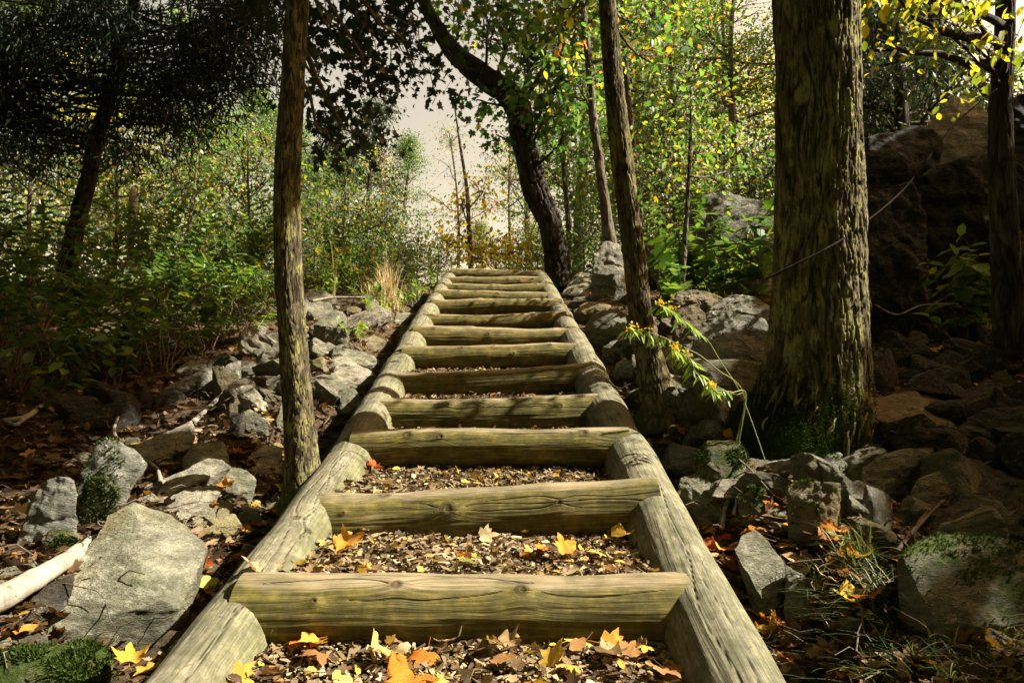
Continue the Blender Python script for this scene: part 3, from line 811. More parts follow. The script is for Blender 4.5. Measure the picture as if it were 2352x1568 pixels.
# --- slender leaning tree by the right-hand rail
def tree_slender():
    pts = [(1522, 985, 130), (1513, 920, 92), (1498, 850, 68), (1475, 750, 55), (1458, 600, 51), (1433, 400, 50), (1411, 200, 43), (1394, 0, 38), (1380, -200, 34), (1366, -600, 28), (1350, -1000, 18)]
    P, rr = px_path(pts, 4.1, 520)
    V, F, A = bark_trunk(P, rr, 150, 14, .007, 46, 6.0, .9, lambda TH, SS: .03 * sst(.3, 0, SS) * np.sin(4 * TH), .5, .04)
    t = thing("tree", "slender ridged trunk leaning over the rail beside flowering goldenrod", "tree", (P[0][0], P[0][1], float(H(P[0][0], P[0][1]))))
    VT, FT = V, F
    bl = [(at(px, py, d), (rx * d / FPX, .6, rz * d / FPX), n) for (px, py, d, rx, rz, n) in
          [(1300, 60, 5.2, 90, 60, 9), (1480, 60, 4.9, 80, 70, 9), (1560, -30, 4.6, 90, 60, 10), (1330, -60, 4.6, 90, 60, 10), (1240, 110, 5.6, 80, 40, 7), (1540, 150, 5.2, 60, 60, 6), (1440, -150, 4.3, 120, 60, 12)]]
    tb, V, F, ti = make_crown(bl, 'oval', .075, 9, 31, P[330:], rr[330:], droop=.4, twig_r=.004, spread=.12, tintmu=.56, tintsd=.2, lk=.005)
    trunk_obj([(VT, FT, A), limbs(tb)], 'bark_brown', t)
    mk("crown", V, F, M['lf_yg'], t, attrs={'tint': ti})
tree_slender()

def trunk_tree(label, pts, d, bark, blobs, leaf='rhomb', lsize=.09, lmat='lf_yg', nper=14, seed=1, spread=.25, nth=40, amp=.012, fu=16, fv=3, droop=.35, tintmu=.5, tintsd=.2, base=True, n=220, twig_r=.008, group=None, flat=1.0, cat="tree", name="tree", ups=.7, lk=.022):
    P, rr = px_path(pts, d, n)
    V, F, A = bark_trunk(P, rr, nth, seed, amp, fu, fv, 1.0, None, .3, .05)
    t = thing(name, label, cat, (P[0][0], P[0][1], float(H(P[0][0], P[0][1]))), group)
    VT, FT = V, F
    if blobs:
        bl = [(at(px, py, dd), (rx * dd / FPX, ry, rz * dd / FPX), k) for (px, py, dd, rx, ry, rz, k) in blobs]
        tb, V, F, ti = make_crown(bl, leaf, lsize, nper, seed + 50, P[n // 4:], rr[n // 4:], droop=droop, twig_r=twig_r, spread=spread, tintmu=tintmu, tintsd=tintsd, flat=flat, ups=ups, lk=lk)
        trunk_obj([(VT, FT, A), limbs(tb)], bark, t)
        mk("crown", V, F, M[lmat], t, attrs={'tint': ti})
    return t
# --- curved tree on the crest
trunk_tree("thick dark trunk on the crest that bends sharply over the stairs", [(1284, 660, 66), (1280, 600, 56), (1262, 510, 53), (1232, 445, 57), (1216, 376, 54), (1199, 308, 51), (1192, 255, 56), (1166, 215, 57), (1122, 184, 50), (1078, 152, 46), (1040, 118, 39), (1003, 60, 29), (972, 0, 25), (950, -70, 22), (935, -200, 17)], 10.5, 'bark_dark',
  [(1120, 60, 10, 80, 1.2, 50, 22), (1230, 100, 9.6, 80, 1.2, 60, 26), (1180, 20, 10, 90, 1.3, 50, 26), (1290, 180, 9.5, 70, 1.0, 70, 22), (1250, 260, 9.8, 60, .9, 50, 18), (1060, 20, 10.5, 60, 1.2, 50, 16), (1320, 60, 9.5, 60, 1, 60, 16), (1100, 230, 10.3, 40, .8, 30, 7), (1310, 300, 10, 50, .9, 50, 12), (1140, 310, 10.4, 40, .6, 30, 4)],
  'maple', .095, 'lf_green', 13, 41, .27, 90, .03, 9, 2.2, tintmu=.52, tintsd=.2, n=420)
trunk_tree("grey crooked trunk between the bent tree and the slender leaning trunk", [(1412, 640, 36), (1408, 590, 30), (1397, 530, 29), (1391, 479, 24), (1372, 342, 20), (1362, 274, 19), (1352, 137, 17), (1336, 0, 15), (1330, -120, 13), (1328, -400, 10)], 8.5, 'bark_grey',
  [(1420, -40, 8.2, 70, .8, 60, 16), (1290, 20, 8.4, 60, .8, 50, 14), (1440, 90, 8.6, 50, .8, 60, 14), (1330, 200, 8.4, 40, .6, 30, 8)], 'oval', .085, 'lf_yg', 11, 43, .2, tintmu=.62)
trunk_tree("straight pale grey trunk just behind the slender leaning trunk", [(1480, 620, 17), (1474, 540, 16), (1472, 510, 15), (1464, 410, 14), (1451, 308, 13), (1441, 205, 12), (1431, 0, 12), (1428, -150, 10), (1426, -400, 8)], 11, 'bark_grey',
  [(1520, 20, 11, 70, 1, 70, 20), (1500, 180, 11, 60, 1, 60, 18), (1390, -30, 11, 60, 1, 50, 14), (1540, 280, 11.5, 60, 1, 60, 14)], 'rhomb', .10, 'lf_yg', 16, 44, .3, tintmu=.6)
trunk_tree("thin grey stem rising beside the bent tree's foot", [(1305, 640, 14), (1307, 536, 12), (1300, 445, 11), (1290, 308, 10), (1287, 137, 9), (1284, 0, 8), (1282, -200, 6)], 12, 'bark_grey',
  [(1320, 330, 12, 50, .9, 60, 16), (1270, 400, 12, 40, .8, 40, 10), (1340, 420, 12.5, 40, .8, 50, 12), (1300, 120, 12, 60, 1, 60, 14)], 'rhomb', .10, 'lf_green', 16, 45, .3, tintmu=.7)
# --- dark evergreen upper left
evb = []
_r = np.random.default_rng(6)
for k in range(120):
    px = _r.uniform(-170, 640); lim = 250 + 95 * math.sin(px * .017 + 1.2) + 60 * math.sin(px * .041) - .06 * max(0, px - 280)
    py = _r.uniform(-150, 1) * (1 if _r.random() < .35 else 0) + max(30, lim) * _r.uniform(0, 1.08) * 1.0
    d = _r.uniform(6.5, 8.2); evb.append((px, py, d, _r.uniform(40, 85), .5, _r.uniform(10, 22), int(_r.integers(6, 12))))
evb += [(p_, q_, _r.uniform(6.6, 8), 60, .4, 26, 9) for p_, q_ in [(-60, 210), (-20, 270), (30, 240), (80, 290), (120, 330), (160, 300), (210, 340), (270, 320), (330, 270), (390, 240), (450, 180), (500, 220), (540, 150), (590, 180), (600, 90), (630, 30), (560, 20), (480, 120), (20, 180), (300, 350), (240, 300), (430, 290), (-90, 300), (60, 330)]]
trunk_tree("dark leaning evergreen trunk with a shadowy drooping crown", [(140, 740, 52), (146, 680, 44), (171, 536, 36), (202, 410, 34), (219, 325, 31), (233, 284, 29), (262, 180, 27), (285, 90, 25), (310, 0, 23), (330, -120, 20), (350, -300, 15)], 7.2, 'bark_dark',
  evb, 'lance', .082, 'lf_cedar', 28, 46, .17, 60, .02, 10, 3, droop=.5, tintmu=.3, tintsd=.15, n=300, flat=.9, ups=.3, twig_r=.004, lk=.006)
# --- snag
def snag():
    P, rr = px_path([(302, 640, 24), (305, 580, 20), (304, 520, 18), (306, 470, 17), (305, 448, 13)], 9, 60)
    V, F, A = bark_trunk(P, rr, 30, 71, .02, 12, 3, 1, None, .2)
    V = V + (np.arange(len(V)) >= 59 * 30)[:, None] * np.random.default_rng(1).uniform(-.02, .12, len(V))[:, None] * np.array([0, 0, 1])
    top = np.arange(59 * 30, 60 * 30)
    o = mk("snag", V, [F, np.array([[top[0], top[k], top[k + 1]] for k in range(1, 29)])], M['bark_pale'], origin=(P[0][0], P[0][1], float(H(P[0][0], P[0][1]))), attrs={'moss': A['moss'] * 0})
    tag(o, "short pale dead snag with a broken top in the thicket", "dead tree")
snag()
# --- dark tree at the right edge with big yellow leaves
trunk_tree("dark trunk in deep shade near the pale sunlit boulder", [(2328, 900, 90), (2322, 820, 70), (2316, 700, 62), (2308, 536, 55), (2300, 376, 52), (2299, 240, 45), (2306, 100, 41), (2309, 0, 39), (2312, -150, 36), (2316, -500, 28)], 4.6, 'bark_dark',
  [(2130, 30, 4.2, 90, .35, 40, 9), (2230, 10, 4.2, 80, .35, 40, 8), (2050, -20, 4.0, 80, .3, 40, 7), (2190, 90, 4.4, 90, .4, 40, 5), (2320, 60, 4.1, 50, .3, 70, 5), (2230, 210, 5.0, 60, .3, 40, 4), (2010, 90, 4.4, 40, .3, 40, 3), (2130, -70, 4.1, 120, .4, 40, 9), (2270, 120, 4.3, 60, .3, 40, 4)],
  'oval', .075, 'lf_gold', 8, 47, .12, 90, .008, 22, 3.5, tintmu=.14, tintsd=.16, n=300, twig_r=.003)
trunk_tree("young sapling stem beside the moss-topped boulder", [(1566, 690, 13), (1570, 600, 12), (1579, 462, 9), (1585, 342, 7), (1588, 250, 4)], 6.5, 'bark_grey',
  [(1600, 350, 6.6, 60, .5, 50, 14), (1640, 300, 6.8, 60, .5, 50, 12), (1570, 260, 6.6, 60, .5, 50, 12), (1680, 390, 6.8, 50, .5, 40, 10)], 'oval', .06, 'lf_yg', 9, 48, .15, tintmu=.58, twig_r=.004)
trunk_tree("young tree with golden leaves behind the top step", [(1084, 660, 14), (1080, 590, 12), (1076, 500, 10), (1072, 430, 8), (1056, 330, 5), (1044, 240, 3)], 14, 'bark_grey',
  [(1060, 470, 14, 40, .9, 40, 14), (1110, 440, 14, 30, .8, 30, 9), (1030, 560, 13.5, 45, .8, 26, 14), (1130, 560, 13, 60, .8, 34, 18), (1090, 590, 12, 60, .5, 22, 14), (1180, 580, 12.5, 50, .6, 26, 14), (1060, 540, 14, 40, .6, 30, 10)], 'oval', .11, 'lf_gold', 11, 49, .22, tintmu=.5)
# ------------------------------------------------------------------ woodland behind: prototypes and copies
def proto_tree(label, h, r0, seed, leaf, lsize, lmat, nblob, ncl, nper, spread, first=.35, width=.28, bark='bark_grey', tintmu=.5, tintsd=.2, conifer=False, lean=.05, droop=.35, rz=1.0):
    r_ = np.random.default_rng(seed)
    n = 40; t = np.linspace(0, 1, n)
    P = np.stack([lean * h * t ** 1.5 * math.cos(seed) + .02 * h * np.sin(t * 5 + seed) * t, lean * h * t ** 1.5 * math.sin(seed) + .02 * h * np.cos(t * 4 + seed) * t, h * t - .3], -1)
    rr = r0 * (1 - .85 * t) + .01
    root = thing("tree", label, "tree", (0, 0, 0), "trees of the wood behind the stairs")
    V, F = tube(P, rr, 9)
    bl = []
    for k in range(nblob):
        if conifer:
            f = r_.uniform(.1, 1) ; z = h * f; R = width * h * (1.05 - f) + .15; a = r_.uniform(0, 6.28); q = r_.uniform(.3, 1) * R
            bl.append(((P[int(f * 39), 0] + q * math.cos(a), P[int(f * 39), 1] + q * math.sin(a), z), (.5 + R * .3, .5 + R * .3, .22 * rz), ncl))
        else:
            f = r_.uniform(first, 1.02); R = width * h * math.sin(math.pi * min(.97, .18 + .82 * (f - first) / (1 - first)) ) ; a = r_.uniform(0, 6.28); q = R * r_.uniform(.2, 1)
            j = min(39, int(f * 39)); bl.append(((P[j, 0] + q * math.cos(a), P[j, 1] + q * math.sin(a), h * f), (R * .42 + .25, R * .42 + .25, .5 * rz), ncl))
    tb, LV, LF, ti = make_crown(bl, leaf, lsize, nper, seed + 3, P, rr, droop=droop, twig_r=.009, spread=spread, tintmu=tintmu, tintsd=tintsd)
    trunk_obj([(V, F, None), limbs(tb)], bark, root)
    mk("crown", LV, LF, M[lmat], root, attrs={'tint': ti})
    return root
PR = {
 'yg': proto_tree("", 10, .16, 201, 'rhomb', .078, 'lf_yg', 24, 13, 46, .24, .22, .28, tintmu=.5),
 'yg2': proto_tree("", 9, .13, 202, 'rhomb', .085, 'lf_yg', 24, 13, 46, .24, .12, .32, tintmu=.50),
 'gr': proto_tree("", 10, .17, 203, 'rhomb', .08, 'lf_green', 26, 13, 46, .24, .2, .29, tintmu=.5),
 'gold': proto_tree("", 7, .09, 204, 'rhomb', .12, 'lf_gold', 16, 11, 15, .32, .2, .26, tintmu=.42),
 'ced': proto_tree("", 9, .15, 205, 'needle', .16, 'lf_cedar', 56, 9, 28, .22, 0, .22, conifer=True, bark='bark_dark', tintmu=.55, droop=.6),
 'thin': proto_tree("", 8, .07, 206, 'rhomb', .078, 'lf_yg', 9, 8, 12, .30, .35, .2, tintmu=.7),
 'low': proto_tree("", 3.2, .04, 207, 'rhomb', .10, 'lf_green', 16, 9, 14, .24, .05, .42, tintmu=.7, bark='twig'),
 'bare': proto_tree("", 7, .08, 208, 'rhomb', .09, 'lf_gold', 18, 10, 2, .34, .2, .24, tintmu=.4, bark='twig'),
}
USED = set()
KIND = {'yg': "yellow-green broadleaf tree", 'yg2': "bushy lime-tinged tree", 'gr': "green broadleaf tree", 'gold': "golden young tree", 'ced': "dark feathery cedar", 'thin': "thin sparse pole tree", 'low': "low green sapling bush", 'bare': "half bare twiggy tree"}
def plant(kind, px, d, h, label, rot=None):
    p = at(px, 784, d); z = float(H(p[0], p[1]))
    proto = PR[kind]; base_h = {'yg': 10, 'yg2': 9, 'gr': 10, 'gold': 7, 'ced': 9, 'thin': 8, 'low': 3.2, 'bare': 7}[kind]
    rot = rng.uniform(0, 6.28) if rot is None else rot
    s = h / base_h
    if kind not in USED:
        USED.add(kind); o = proto; o.location = (p[0], p[1], z); o.rotation_euler = (0, 0, rot); o.scale = (s, s, s); o["label"] = KIND[kind] + " " + label
    else:
        dup(proto, (p[0], p[1], z), rot, s, KIND[kind] + " " + label)
BG = [
 ('gr', -80, 13, 8, "at the picture's edge past the dark evergreen trunk"), ('gr', 70, 17, 9, "filling the gap under the evergreen crown beside its trunk"), ('gr', 250, 21, 9, "between the evergreen trunk and the pale snag"),
 ('yg', 370, 16, 7.4, "directly behind the pale snag"), ('ced', 455, 25, 8.5, "behind the thicket between snag and thin mottled trunk"), ('gr', 560, 21, 8.2, "beside the thin mottled trunk on the thicket side"),
 ('gr', 640, 28, 10, "hidden mostly by the thin mottled trunk"), ('ced', 740, 24, 8.6, "just stairward of the thin mottled trunk"), ('ced', 835, 23, 8.6, "in the middle of the crest treeline under the sky gap"),
 ('gr', 905, 27, 8.6, "at the edge of the open sky gap"), ('gr', 800, 33, 10.6, "rising farther back over the crest cedars"), ('gr', 690, 18, 5.6, "low behind the goldenrod by the thin trunk"),
 ('thin', 1050, 24, 8, "standing in the sky gap over the top step"), ('gr', 1100, 38, 8, "far off behind the golden young tree"), ('bare', 1165, 20, 6, "in the bright haze beside the bent trunk"),
 ('yg', 1225, 26, 10.5, "behind the bent trunk"), ('gr', 1330, 17, 11, "behind the grey crooked trunk"), ('yg2', 1420, 24, 12, "far behind the slender leaning trunk"),
 ('yg', 1490, 16, 11, "just past the slender leaning trunk"), ('yg2', 1560, 14, 9, "over the sapling by the moss-topped boulder"), ('gold', 1640, 18, 9, "between the sapling and the big shaggy trunk"),
 ('yg2', 1690, 13, 7.5, "right above the moss-topped boulder"), ('yg', 1820, 25, 13, "masked by the big shaggy trunk"),
 ('thin', 1660, 15, 9, "in the bright gap before the big trunk"), ('thin', 1530, 19, 10, "behind the flowering goldenrod"),
 ('ced', 1990, 15, 9, "emerging from behind the big shaggy trunk"), ('ced', 2090, 11, 8.5, "over the shaded outcrop"), ('ced', 2200, 13, 9, "above the pale sunlit boulder"), ('gr', 2340, 13, 11, "behind the dark trunk in deep shade"),
 ('ced', 2150, 20, 12, "farther back over the outcrop"), ('gr', 2060, 22, 13, "topping the cedars over the outcrop"),
 ('low', 420, 11, 2.6, "in the thicket below the snag"), ('low', 560, 10.5, 2.3, "in the thicket near the thin trunk"), ('low', 790, 11.5, 2.2, "behind the goldenrod and straw on the bank"), ('low', 880, 12, 1.9, "on the crest near the rail end"), ('low', 250, 9.5, 2.4, "beside the dark evergreen trunk"),
 ('low', 60, 9, 2.6, "deep in the thicket beyond the evergreen"), ('low', 1540, 10, 2.4, "behind the sapling"), ('low', 1660, 9.5, 2.6, "behind the moss-topped boulder"), ('low', 960, 14, 1.7, "peeping over the crest by the top step"), ('low', 1340, 12, 1.6, "between bent tree and crooked trunk"),
 ('low', 720, 13, 2.4, "stairward of the thin trunk on the crest"), ('bare', 880, 19, 5.2, "among the crest cedars"), ('gold', 330, 19, 6.5, "glowing over the snag"), ('gold', 130, 15, 6.5, "glowing below the evergreen crown"), ('yg2', 480, 17, 6.8, "before the far cedar in the thicket gap"),

 ('low', -40, 13, 3.2, "at the picture's edge under the evergreen"), ('low', 160, 14, 3.2, "behind the evergreen trunk's foot"), ('low', 330, 15, 3.2, "hiding the gap under the snag trees"), ('low', 500, 14, 3.0, "filling the thicket before the far cedar"), ('low', 650, 15, 3.0, "behind the thin trunk on the crest"), ('low', 840, 16, 2.6, "under the crest cedars by the gap"), ('low', 1200, 18, 2.8, "behind the bent trunk's foot"), ('low', 1440, 13, 2.8, "beside the pale grey trunk"), ('low', 1760, 12, 3, "behind boulder and shaggy trunk"), ('low', 1000, 12.5, 1.2, "right over the topmost step log"), ('low', 1240, 12, 1.2, "just over the topmost log near the bent tree"),
]
for k, px, d, h, lab in BG: plant(k, px, d, h, lab)
# unseen leaves added around the camera and past the frame to shade the scene
def canopy():
    """added leaf masses without trees; their gaps let sunlight onto chosen spots"""
    r_ = np.random.default_rng(90); LP = []
    # target points on the slope, followed towards the sun to crown height
    n = 90000
    x = r_.uniform(-6.5, 7.0, n); y = r_.uniform(-1.0, 12.5, n)
    z = plane(y)
    q = np.stack([x, y, np.zeros(n)], -1)
    clump = fbm(q * 1.05, 3, 91) + .35 * pn(q * 4.2, 95)
    open_ = -0.12 + (.78 + .5 * sst(2.9, 3.8, y)) * np.exp(-((x + .2) / 1.15) ** 2) * sst(.8, 2.2, y) + .25 * sst(6, 9, y) * np.exp(-((x + .3) / 2.6) ** 2)
    open_ = open_ - .45 * sst(1.3, 2.2, x) * sst(9, 7, y) - .9 * sst(-2.0, -2.7, x) * sst(6.6, 5.4, y) - .3 * sst(-2, -3, x)
    open_ = open_ + .35 * np.exp(-(((x + 1.5) / .7) ** 2 + ((y - 3.2) / 1.6) ** 2))
    for (ox, oy, rr_, a_) in [(-3.4, 7.4, 1.1, .85), (-1.9, 6.6, .7, .8), (-1.6, 2.9, .9, .7), (-2.4, 5.6, .6, .6), (1.0, 2.2, .5, .6), (1.0, 1.7, .35, .6), (1.65, 1.9, .5, -1.3), (1.5, 2.6, .4, -.6), (2.75, 6.75, .45, 1.2), (.95, 3.1, .4, .5), (-1.6, 8.2, 1.0, .7), (-1.0, 4.6, .6, .5), (-4.6, 7.0, .6, .5), (.5, 2.6, .5, .5), (1.2, 5.2, .8, .5), (1.0, 7.5, 1.2, .6), (-2.6, 5.6, .5, .5), (-1.5, 2.5, .5, .4)]:
        open_ = open_ + a_ * np.exp(-((x - ox) ** 2 + (y - oy) ** 2) / rr_ ** 2)
    keep = (clump > open_) & (y < 10.5)
    x, y, z = x[keep], y[keep], z[keep]
    t = r_.uniform(8.0, 13.0, len(x))
    P = np.stack([x, y, z], -1) + t[:, None] * SUN_DIR
    # keep them out of the picture
    rel = P - CAMP; dep = rel[:, 1] * _c + rel[:, 2] * _s; up_ = -rel[:, 1] * _s + rel[:, 2] * _c
    inside = (dep > 0) & (np.abs(rel[:, 0] / dep) < .80) & (np.abs(up_ / dep) < .54)
    P = P[~inside]
    # overhead and behind: plain shade
    m = 26000
    a = np.stack([r_.uniform(-9, 9, m), r_.uniform(-9, 3.5, m), r_.uniform(4.5, 8, m)], -1)
    side = np.stack([r_.choice([-1, 1], 14000) * r_.uniform(6, 9, 14000), r_.uniform(-6, 5, 14000), r_.uniform(.5, 7, 14000)], -1)
    back = np.stack([r_.uniform(-8, 8, 9000), r_.uniform(-8, -5, 9000), r_.uniform(-.5, 6, 9000)], -1)
    m2 = 62000
    ov = np.stack([r_.uniform(-10, 8, m2), r_.uniform(1, 12, m2), np.zeros(m2)], -1); ov[:, 2] = CZ + np.maximum(3.5, .66 * ov[:, 1] + 1.0) + r_.uniform(0, 3.5, m2)
    ov = ov[fbm(ov * .7, 2, 97) > -.25]
    rt = np.stack([r_.uniform(2.2, 7, 16000), r_.uniform(-2.5, 6, 16000), r_.uniform(0, 6, 16000)], -1); lf = np.stack([r_.uniform(-8, -2.2, 16000), r_.uniform(-2.5, 6, 16000), r_.uniform(0, 6, 16000)], -1)
    b2 = np.stack([r_.uniform(-8, 8, 12000), r_.uniform(-6, -3, 12000), r_.uniform(-.5, 7, 12000)], -1)
    extra = np.concatenate([a, side, back, ov, rt, lf, b2])
    rel = extra - CAMP; dep = rel[:, 1] * _c + rel[:, 2] * _s; up_ = -rel[:, 1] * _s + rel[:, 2] * _c
    inside = (dep > 0) & (np.abs(rel[:, 0] / np.maximum(dep, 1e-6)) < .85) & (np.abs(up_ / np.maximum(dep, 1e-6)) < .58)
    # leave the sun its way in
    k = extra - SUN_DIR * ((extra[:, 2] - plane(extra[:, 1])) / SUN_DIR[2])[:, None]
    lit = (np.abs(k[:, 0] + .5) < 2.0) & (k[:, 1] > .6) & (k[:, 1] < 13)
    lit |= (np.hypot(k[:, 0] + 3.5, k[:, 1] - 7.4) < 1.5) | (k[:, 1] > 10) | (np.hypot(k[:, 0] - 2.75, k[:, 1] - 6.75) < .5)
    extra = extra[~inside & ~lit]
    P = np.concatenate([P, extra]); n = len(P)
    V, F, kk = leafcloud(P, unit(r_.normal(size=(n, 3)) + np.array([0, 0, -.3])), unit(r_.normal(size=(n, 3)) * .6 + np.array([0, 0, .8])), r_.uniform(.12, .22, n), 'oval')
    o = mk("added_shade_foliage", V, F, M['lf_green'], attrs={'tint': np.repeat(r_.uniform(.2, .8, n), kk)})
    tag(o, "leafy canopy added out of view to shade and dapple the slope", "foliage", kind="stuff")
canopy()
# ------------------------------------------------------------------ rocks
TAGS = {'LM': (0, 516.8), 'LB': (0, 1031.8), 'CM': (746.5, 516.8), 'RM': (1548, 516.8), 'RB': (1548, 1031.8), 'RT': (1548, 0)}
def subdivide(V, F):
    E = np.sort(np.concatenate([F[:, [0, 1]], F[:, [1, 2]], F[:, [2, 0]]]), axis=1)
    U, inv = np.unique(E, axis=0, return_inverse=True); inv = inv.reshape(-1)
    mid = (V[U[:, 0]] + V[U[:, 1]]) / 2; n = len(V); m = len(F)
    a, b, c = inv[:m] + n, inv[m:2 * m] + n, inv[2 * m:] + n
    F2 = np.concatenate([np.stack([F[:, 0], a, c], -1), np.stack([F[:, 1], b, a], -1), np.stack([F[:, 2], c, b], -1), np.stack([a, b, c], -1)])
    return np.concatenate([V, mid]), F2
def hull(pts):
    bm = bmesh.new()
    vs = [bm.verts.new(p) for p in pts]
    r = bmesh.ops.convex_hull(bm, input=vs)
    bmesh.ops.delete(bm, geom=[v for v in bm.verts if not v.link_faces], context='VERTS')
    bmesh.ops.triangulate(bm, faces=bm.faces[:])
    bm.verts.index_update()
    V = np.array([v.co[:] for v in bm.verts]); F = np.array([[v.index for v in f.verts] for f in bm.faces]); bm.free()
    return V, F
def roughen(V, F, target, seed, amp, sm=2, maxv=9000, chip=.02, nch=12, ledk=.4):
    """split to small faces, chip the edges and break the surface up with layered noise"""
    for _ in range(9):
        e = np.linalg.norm(V[F[:, 0]] - V[F[:, 1]], axis=1)
        if np.percentile(e, 70) < target or len(V) > maxv: break
        V, F = subdivide(V, F)
    E = np.unique(np.sort(np.concatenate([F[:, [0, 1]], F[:, [1, 2]], F[:, [2, 0]]]), axis=1), axis=0)
    deg = np.zeros(len(V)); np.add.at(deg, E[:, 0], 1); np.add.at(deg, E[:, 1], 1)
    for _ in range(sm):
        S = np.zeros_like(V); np.add.at(S, E[:, 0], V[E[:, 1]]); np.add.at(S, E[:, 1], V[E[:, 0]])
        V = V * .6 + .4 * S / deg[:, None]
    size = np.ptp(V, axis=0).max() + 1e-6
    rc = np.random.default_rng(seed + 1000); cen0 = V.mean(0); ext = np.ptp(V, axis=0)
    for k in range(nch):
        n_ = unit(rc.normal(size=3)); pr = (V - cen0) @ n_; h = pr.max()
        c = rc.uniform(.3, 1.6) * chip * np.abs(n_ * ext).sum()
        V = V - np.maximum(pr - (h - c), 0)[:, None] * n_ * .92
    q = V / size + seed * 3.7
    D = np.stack([fbm(q * 2.2, 3, seed + k) for k in range(3)], -1) * amp * .7
    # ledges along the bedding
    bed = q @ unit(np.array([.25 * math.sin(seed), .2 * math.cos(seed * 1.7), 1.0]))
    st = bed * 7 + .7 * fbm(q * 2.5, 2, seed + 5); led = (st - np.floor(st)); led = sst(0, .12, led) - led
    cen = V.mean(0); out = unit((V - cen) * np.array([1, 1, .4]))
    V = V + D * size + out * (led * amp * ledk * size)[:, None]
    D2 = np.stack([fbm(q * 11, 3, seed + 20 + k) for k in range(3)], -1) * amp * .30
    return V + D2 * size, F
def moss_tufts(V, F, n, seed, facing=(0, 0, 1), lim=.55, size=.016, region=None):
    r_ = np.random.default_rng(seed)
    a, b, c = V[F[:, 0]], V[F[:, 1]], V[F[:, 2]]
    N = np.cross(b - a, c - a); A = np.linalg.norm(N, axis=1); N = N / (A[:, None] + 1e-12)
    w = A * (N @ unit(np.array(facing, float)) > lim)
    cc = (a + b + c) / 3; w = w * (fbm(cc * 7, 3, seed) > -.12)
    if region is not None: w = w * region(cc)
    if w.sum() <= 0: return None
    k = r_.choice(len(F), n, p=w / w.sum()); u = r_.dirichlet((1, 1, 1), n)
    P = a[k] * u[:, :1] + b[k] * u[:, 1:2] + c[k] * u[:, 2:]
    T = unit(N[k] + r_.normal(0, .55, P.shape))
    Vm, Fm, kk = leafcloud(P - N[k] * .003, T, np.cross(T, r_.normal(size=P.shape)), r_.uniform(.6, 1.3, n) * size, 'needle')
    return Vm, Fm, np.repeat(np.clip(r_.beta(1.6, 2.6, n), 0, 1), kk)
ROCKS = []
def rock(tg, pts, mat, label, T=.75, lean=.45, amp=.045, d=None, moss=0, group="rocks heaped beside the stairs", sink=.06, chip=.014, led=.3, name="rock", bulge=.12, mface=(0, 0, 1), mlim=.5, seed=None):
    ox, oy = TAGS[tg]
    A = np.array([(p[0] * .3421 + ox, p[1] * .3421 + oy, p[2] if len(p) > 2 else np.nan) for p in pts])
    yb = A[:, 1].max(); xb = A[:, 0].mean()
    d0 = d or ghit1(xb, yb)
    Wd = np.ptp(A[:, 0]) * d0 / FPX; Hh = np.ptp(A[:, 1]) * d0 / FPX
    hgt = (yb - A[:, 1]) * d0 / FPX
    dd = np.where(np.isnan(A[:, 2]), hgt * lean, A[:, 2])
    gh = ground_hit(A[:, 0], A[:, 1]); gh = np.where(np.isnan(gh), 99, gh)
    if d is None: dd = np.minimum(dd, gh - d0 - .02 * d0 * .5)
    front = at(A[:, 0], A[:, 1], d0 + dd)
    # keep the outline: every point stays on its own sight line; the back is smaller and lower
    cx, cy = A[:, 0].mean(), A[:, 1].mean()
    th = T * max(.6 * Wd, .5 * Hh)
    B = A[:, :2] * .80 + np.array([cx, cy + .06 * np.ptp(A[:, 1])]) * .20
    back = at(B[:, 0], B[:, 1], d0 + dd + th)
    r_ = np.random.default_rng(len(ROCKS) + 5)
    bc = at(np.array([cx + r_.uniform(-.12, .12) * np.ptp(A[:, 0])]), np.array([cy + .08 * np.ptp(A[:, 1])]), np.array([d0 + np.nanmean(dd) - bulge * Wd]))
    low = front[np.argsort(-A[:, 1])[:3]] - np.array([0, -.3 * th, sink + .1 * Hh])
    lowb = back[np.argsort(-A[:, 1])[:3]] - np.array([0, 0, sink + .25 * Hh])
    for q_ in (low, lowb): q_[:, 2] = np.minimum(q_[:, 2], H(q_[:, 0], q_[:, 1]) - .05)
    V, F = hull(np.concatenate([front, back, bc, low, lowb]))
    sd = len(ROCKS) * 7 + 3 if seed is None else seed
    V, F = roughen(V, F, max(.008, .0045 * d0), sd, amp, 2 if Wd > .25 else 1, 12000 if Wd * FPX / d0 > 220 else 5000, chip, 12, led)
    org = V.mean(0); org[2] = V[:, 2].min()
    o = mk(name, V, F, M[mat], origin=org, sharp=RAD(38))
    tag(o, label, "rock", group)
    if moss:
        mt = moss_tufts(V, F, moss, sd, mface, mlim)
        if mt:
            mo = mk("moss", mt[0], mt[1], M['mossf'], o, attrs={'tint': mt[2]})
    ROCKS.append((o, V))
    return o
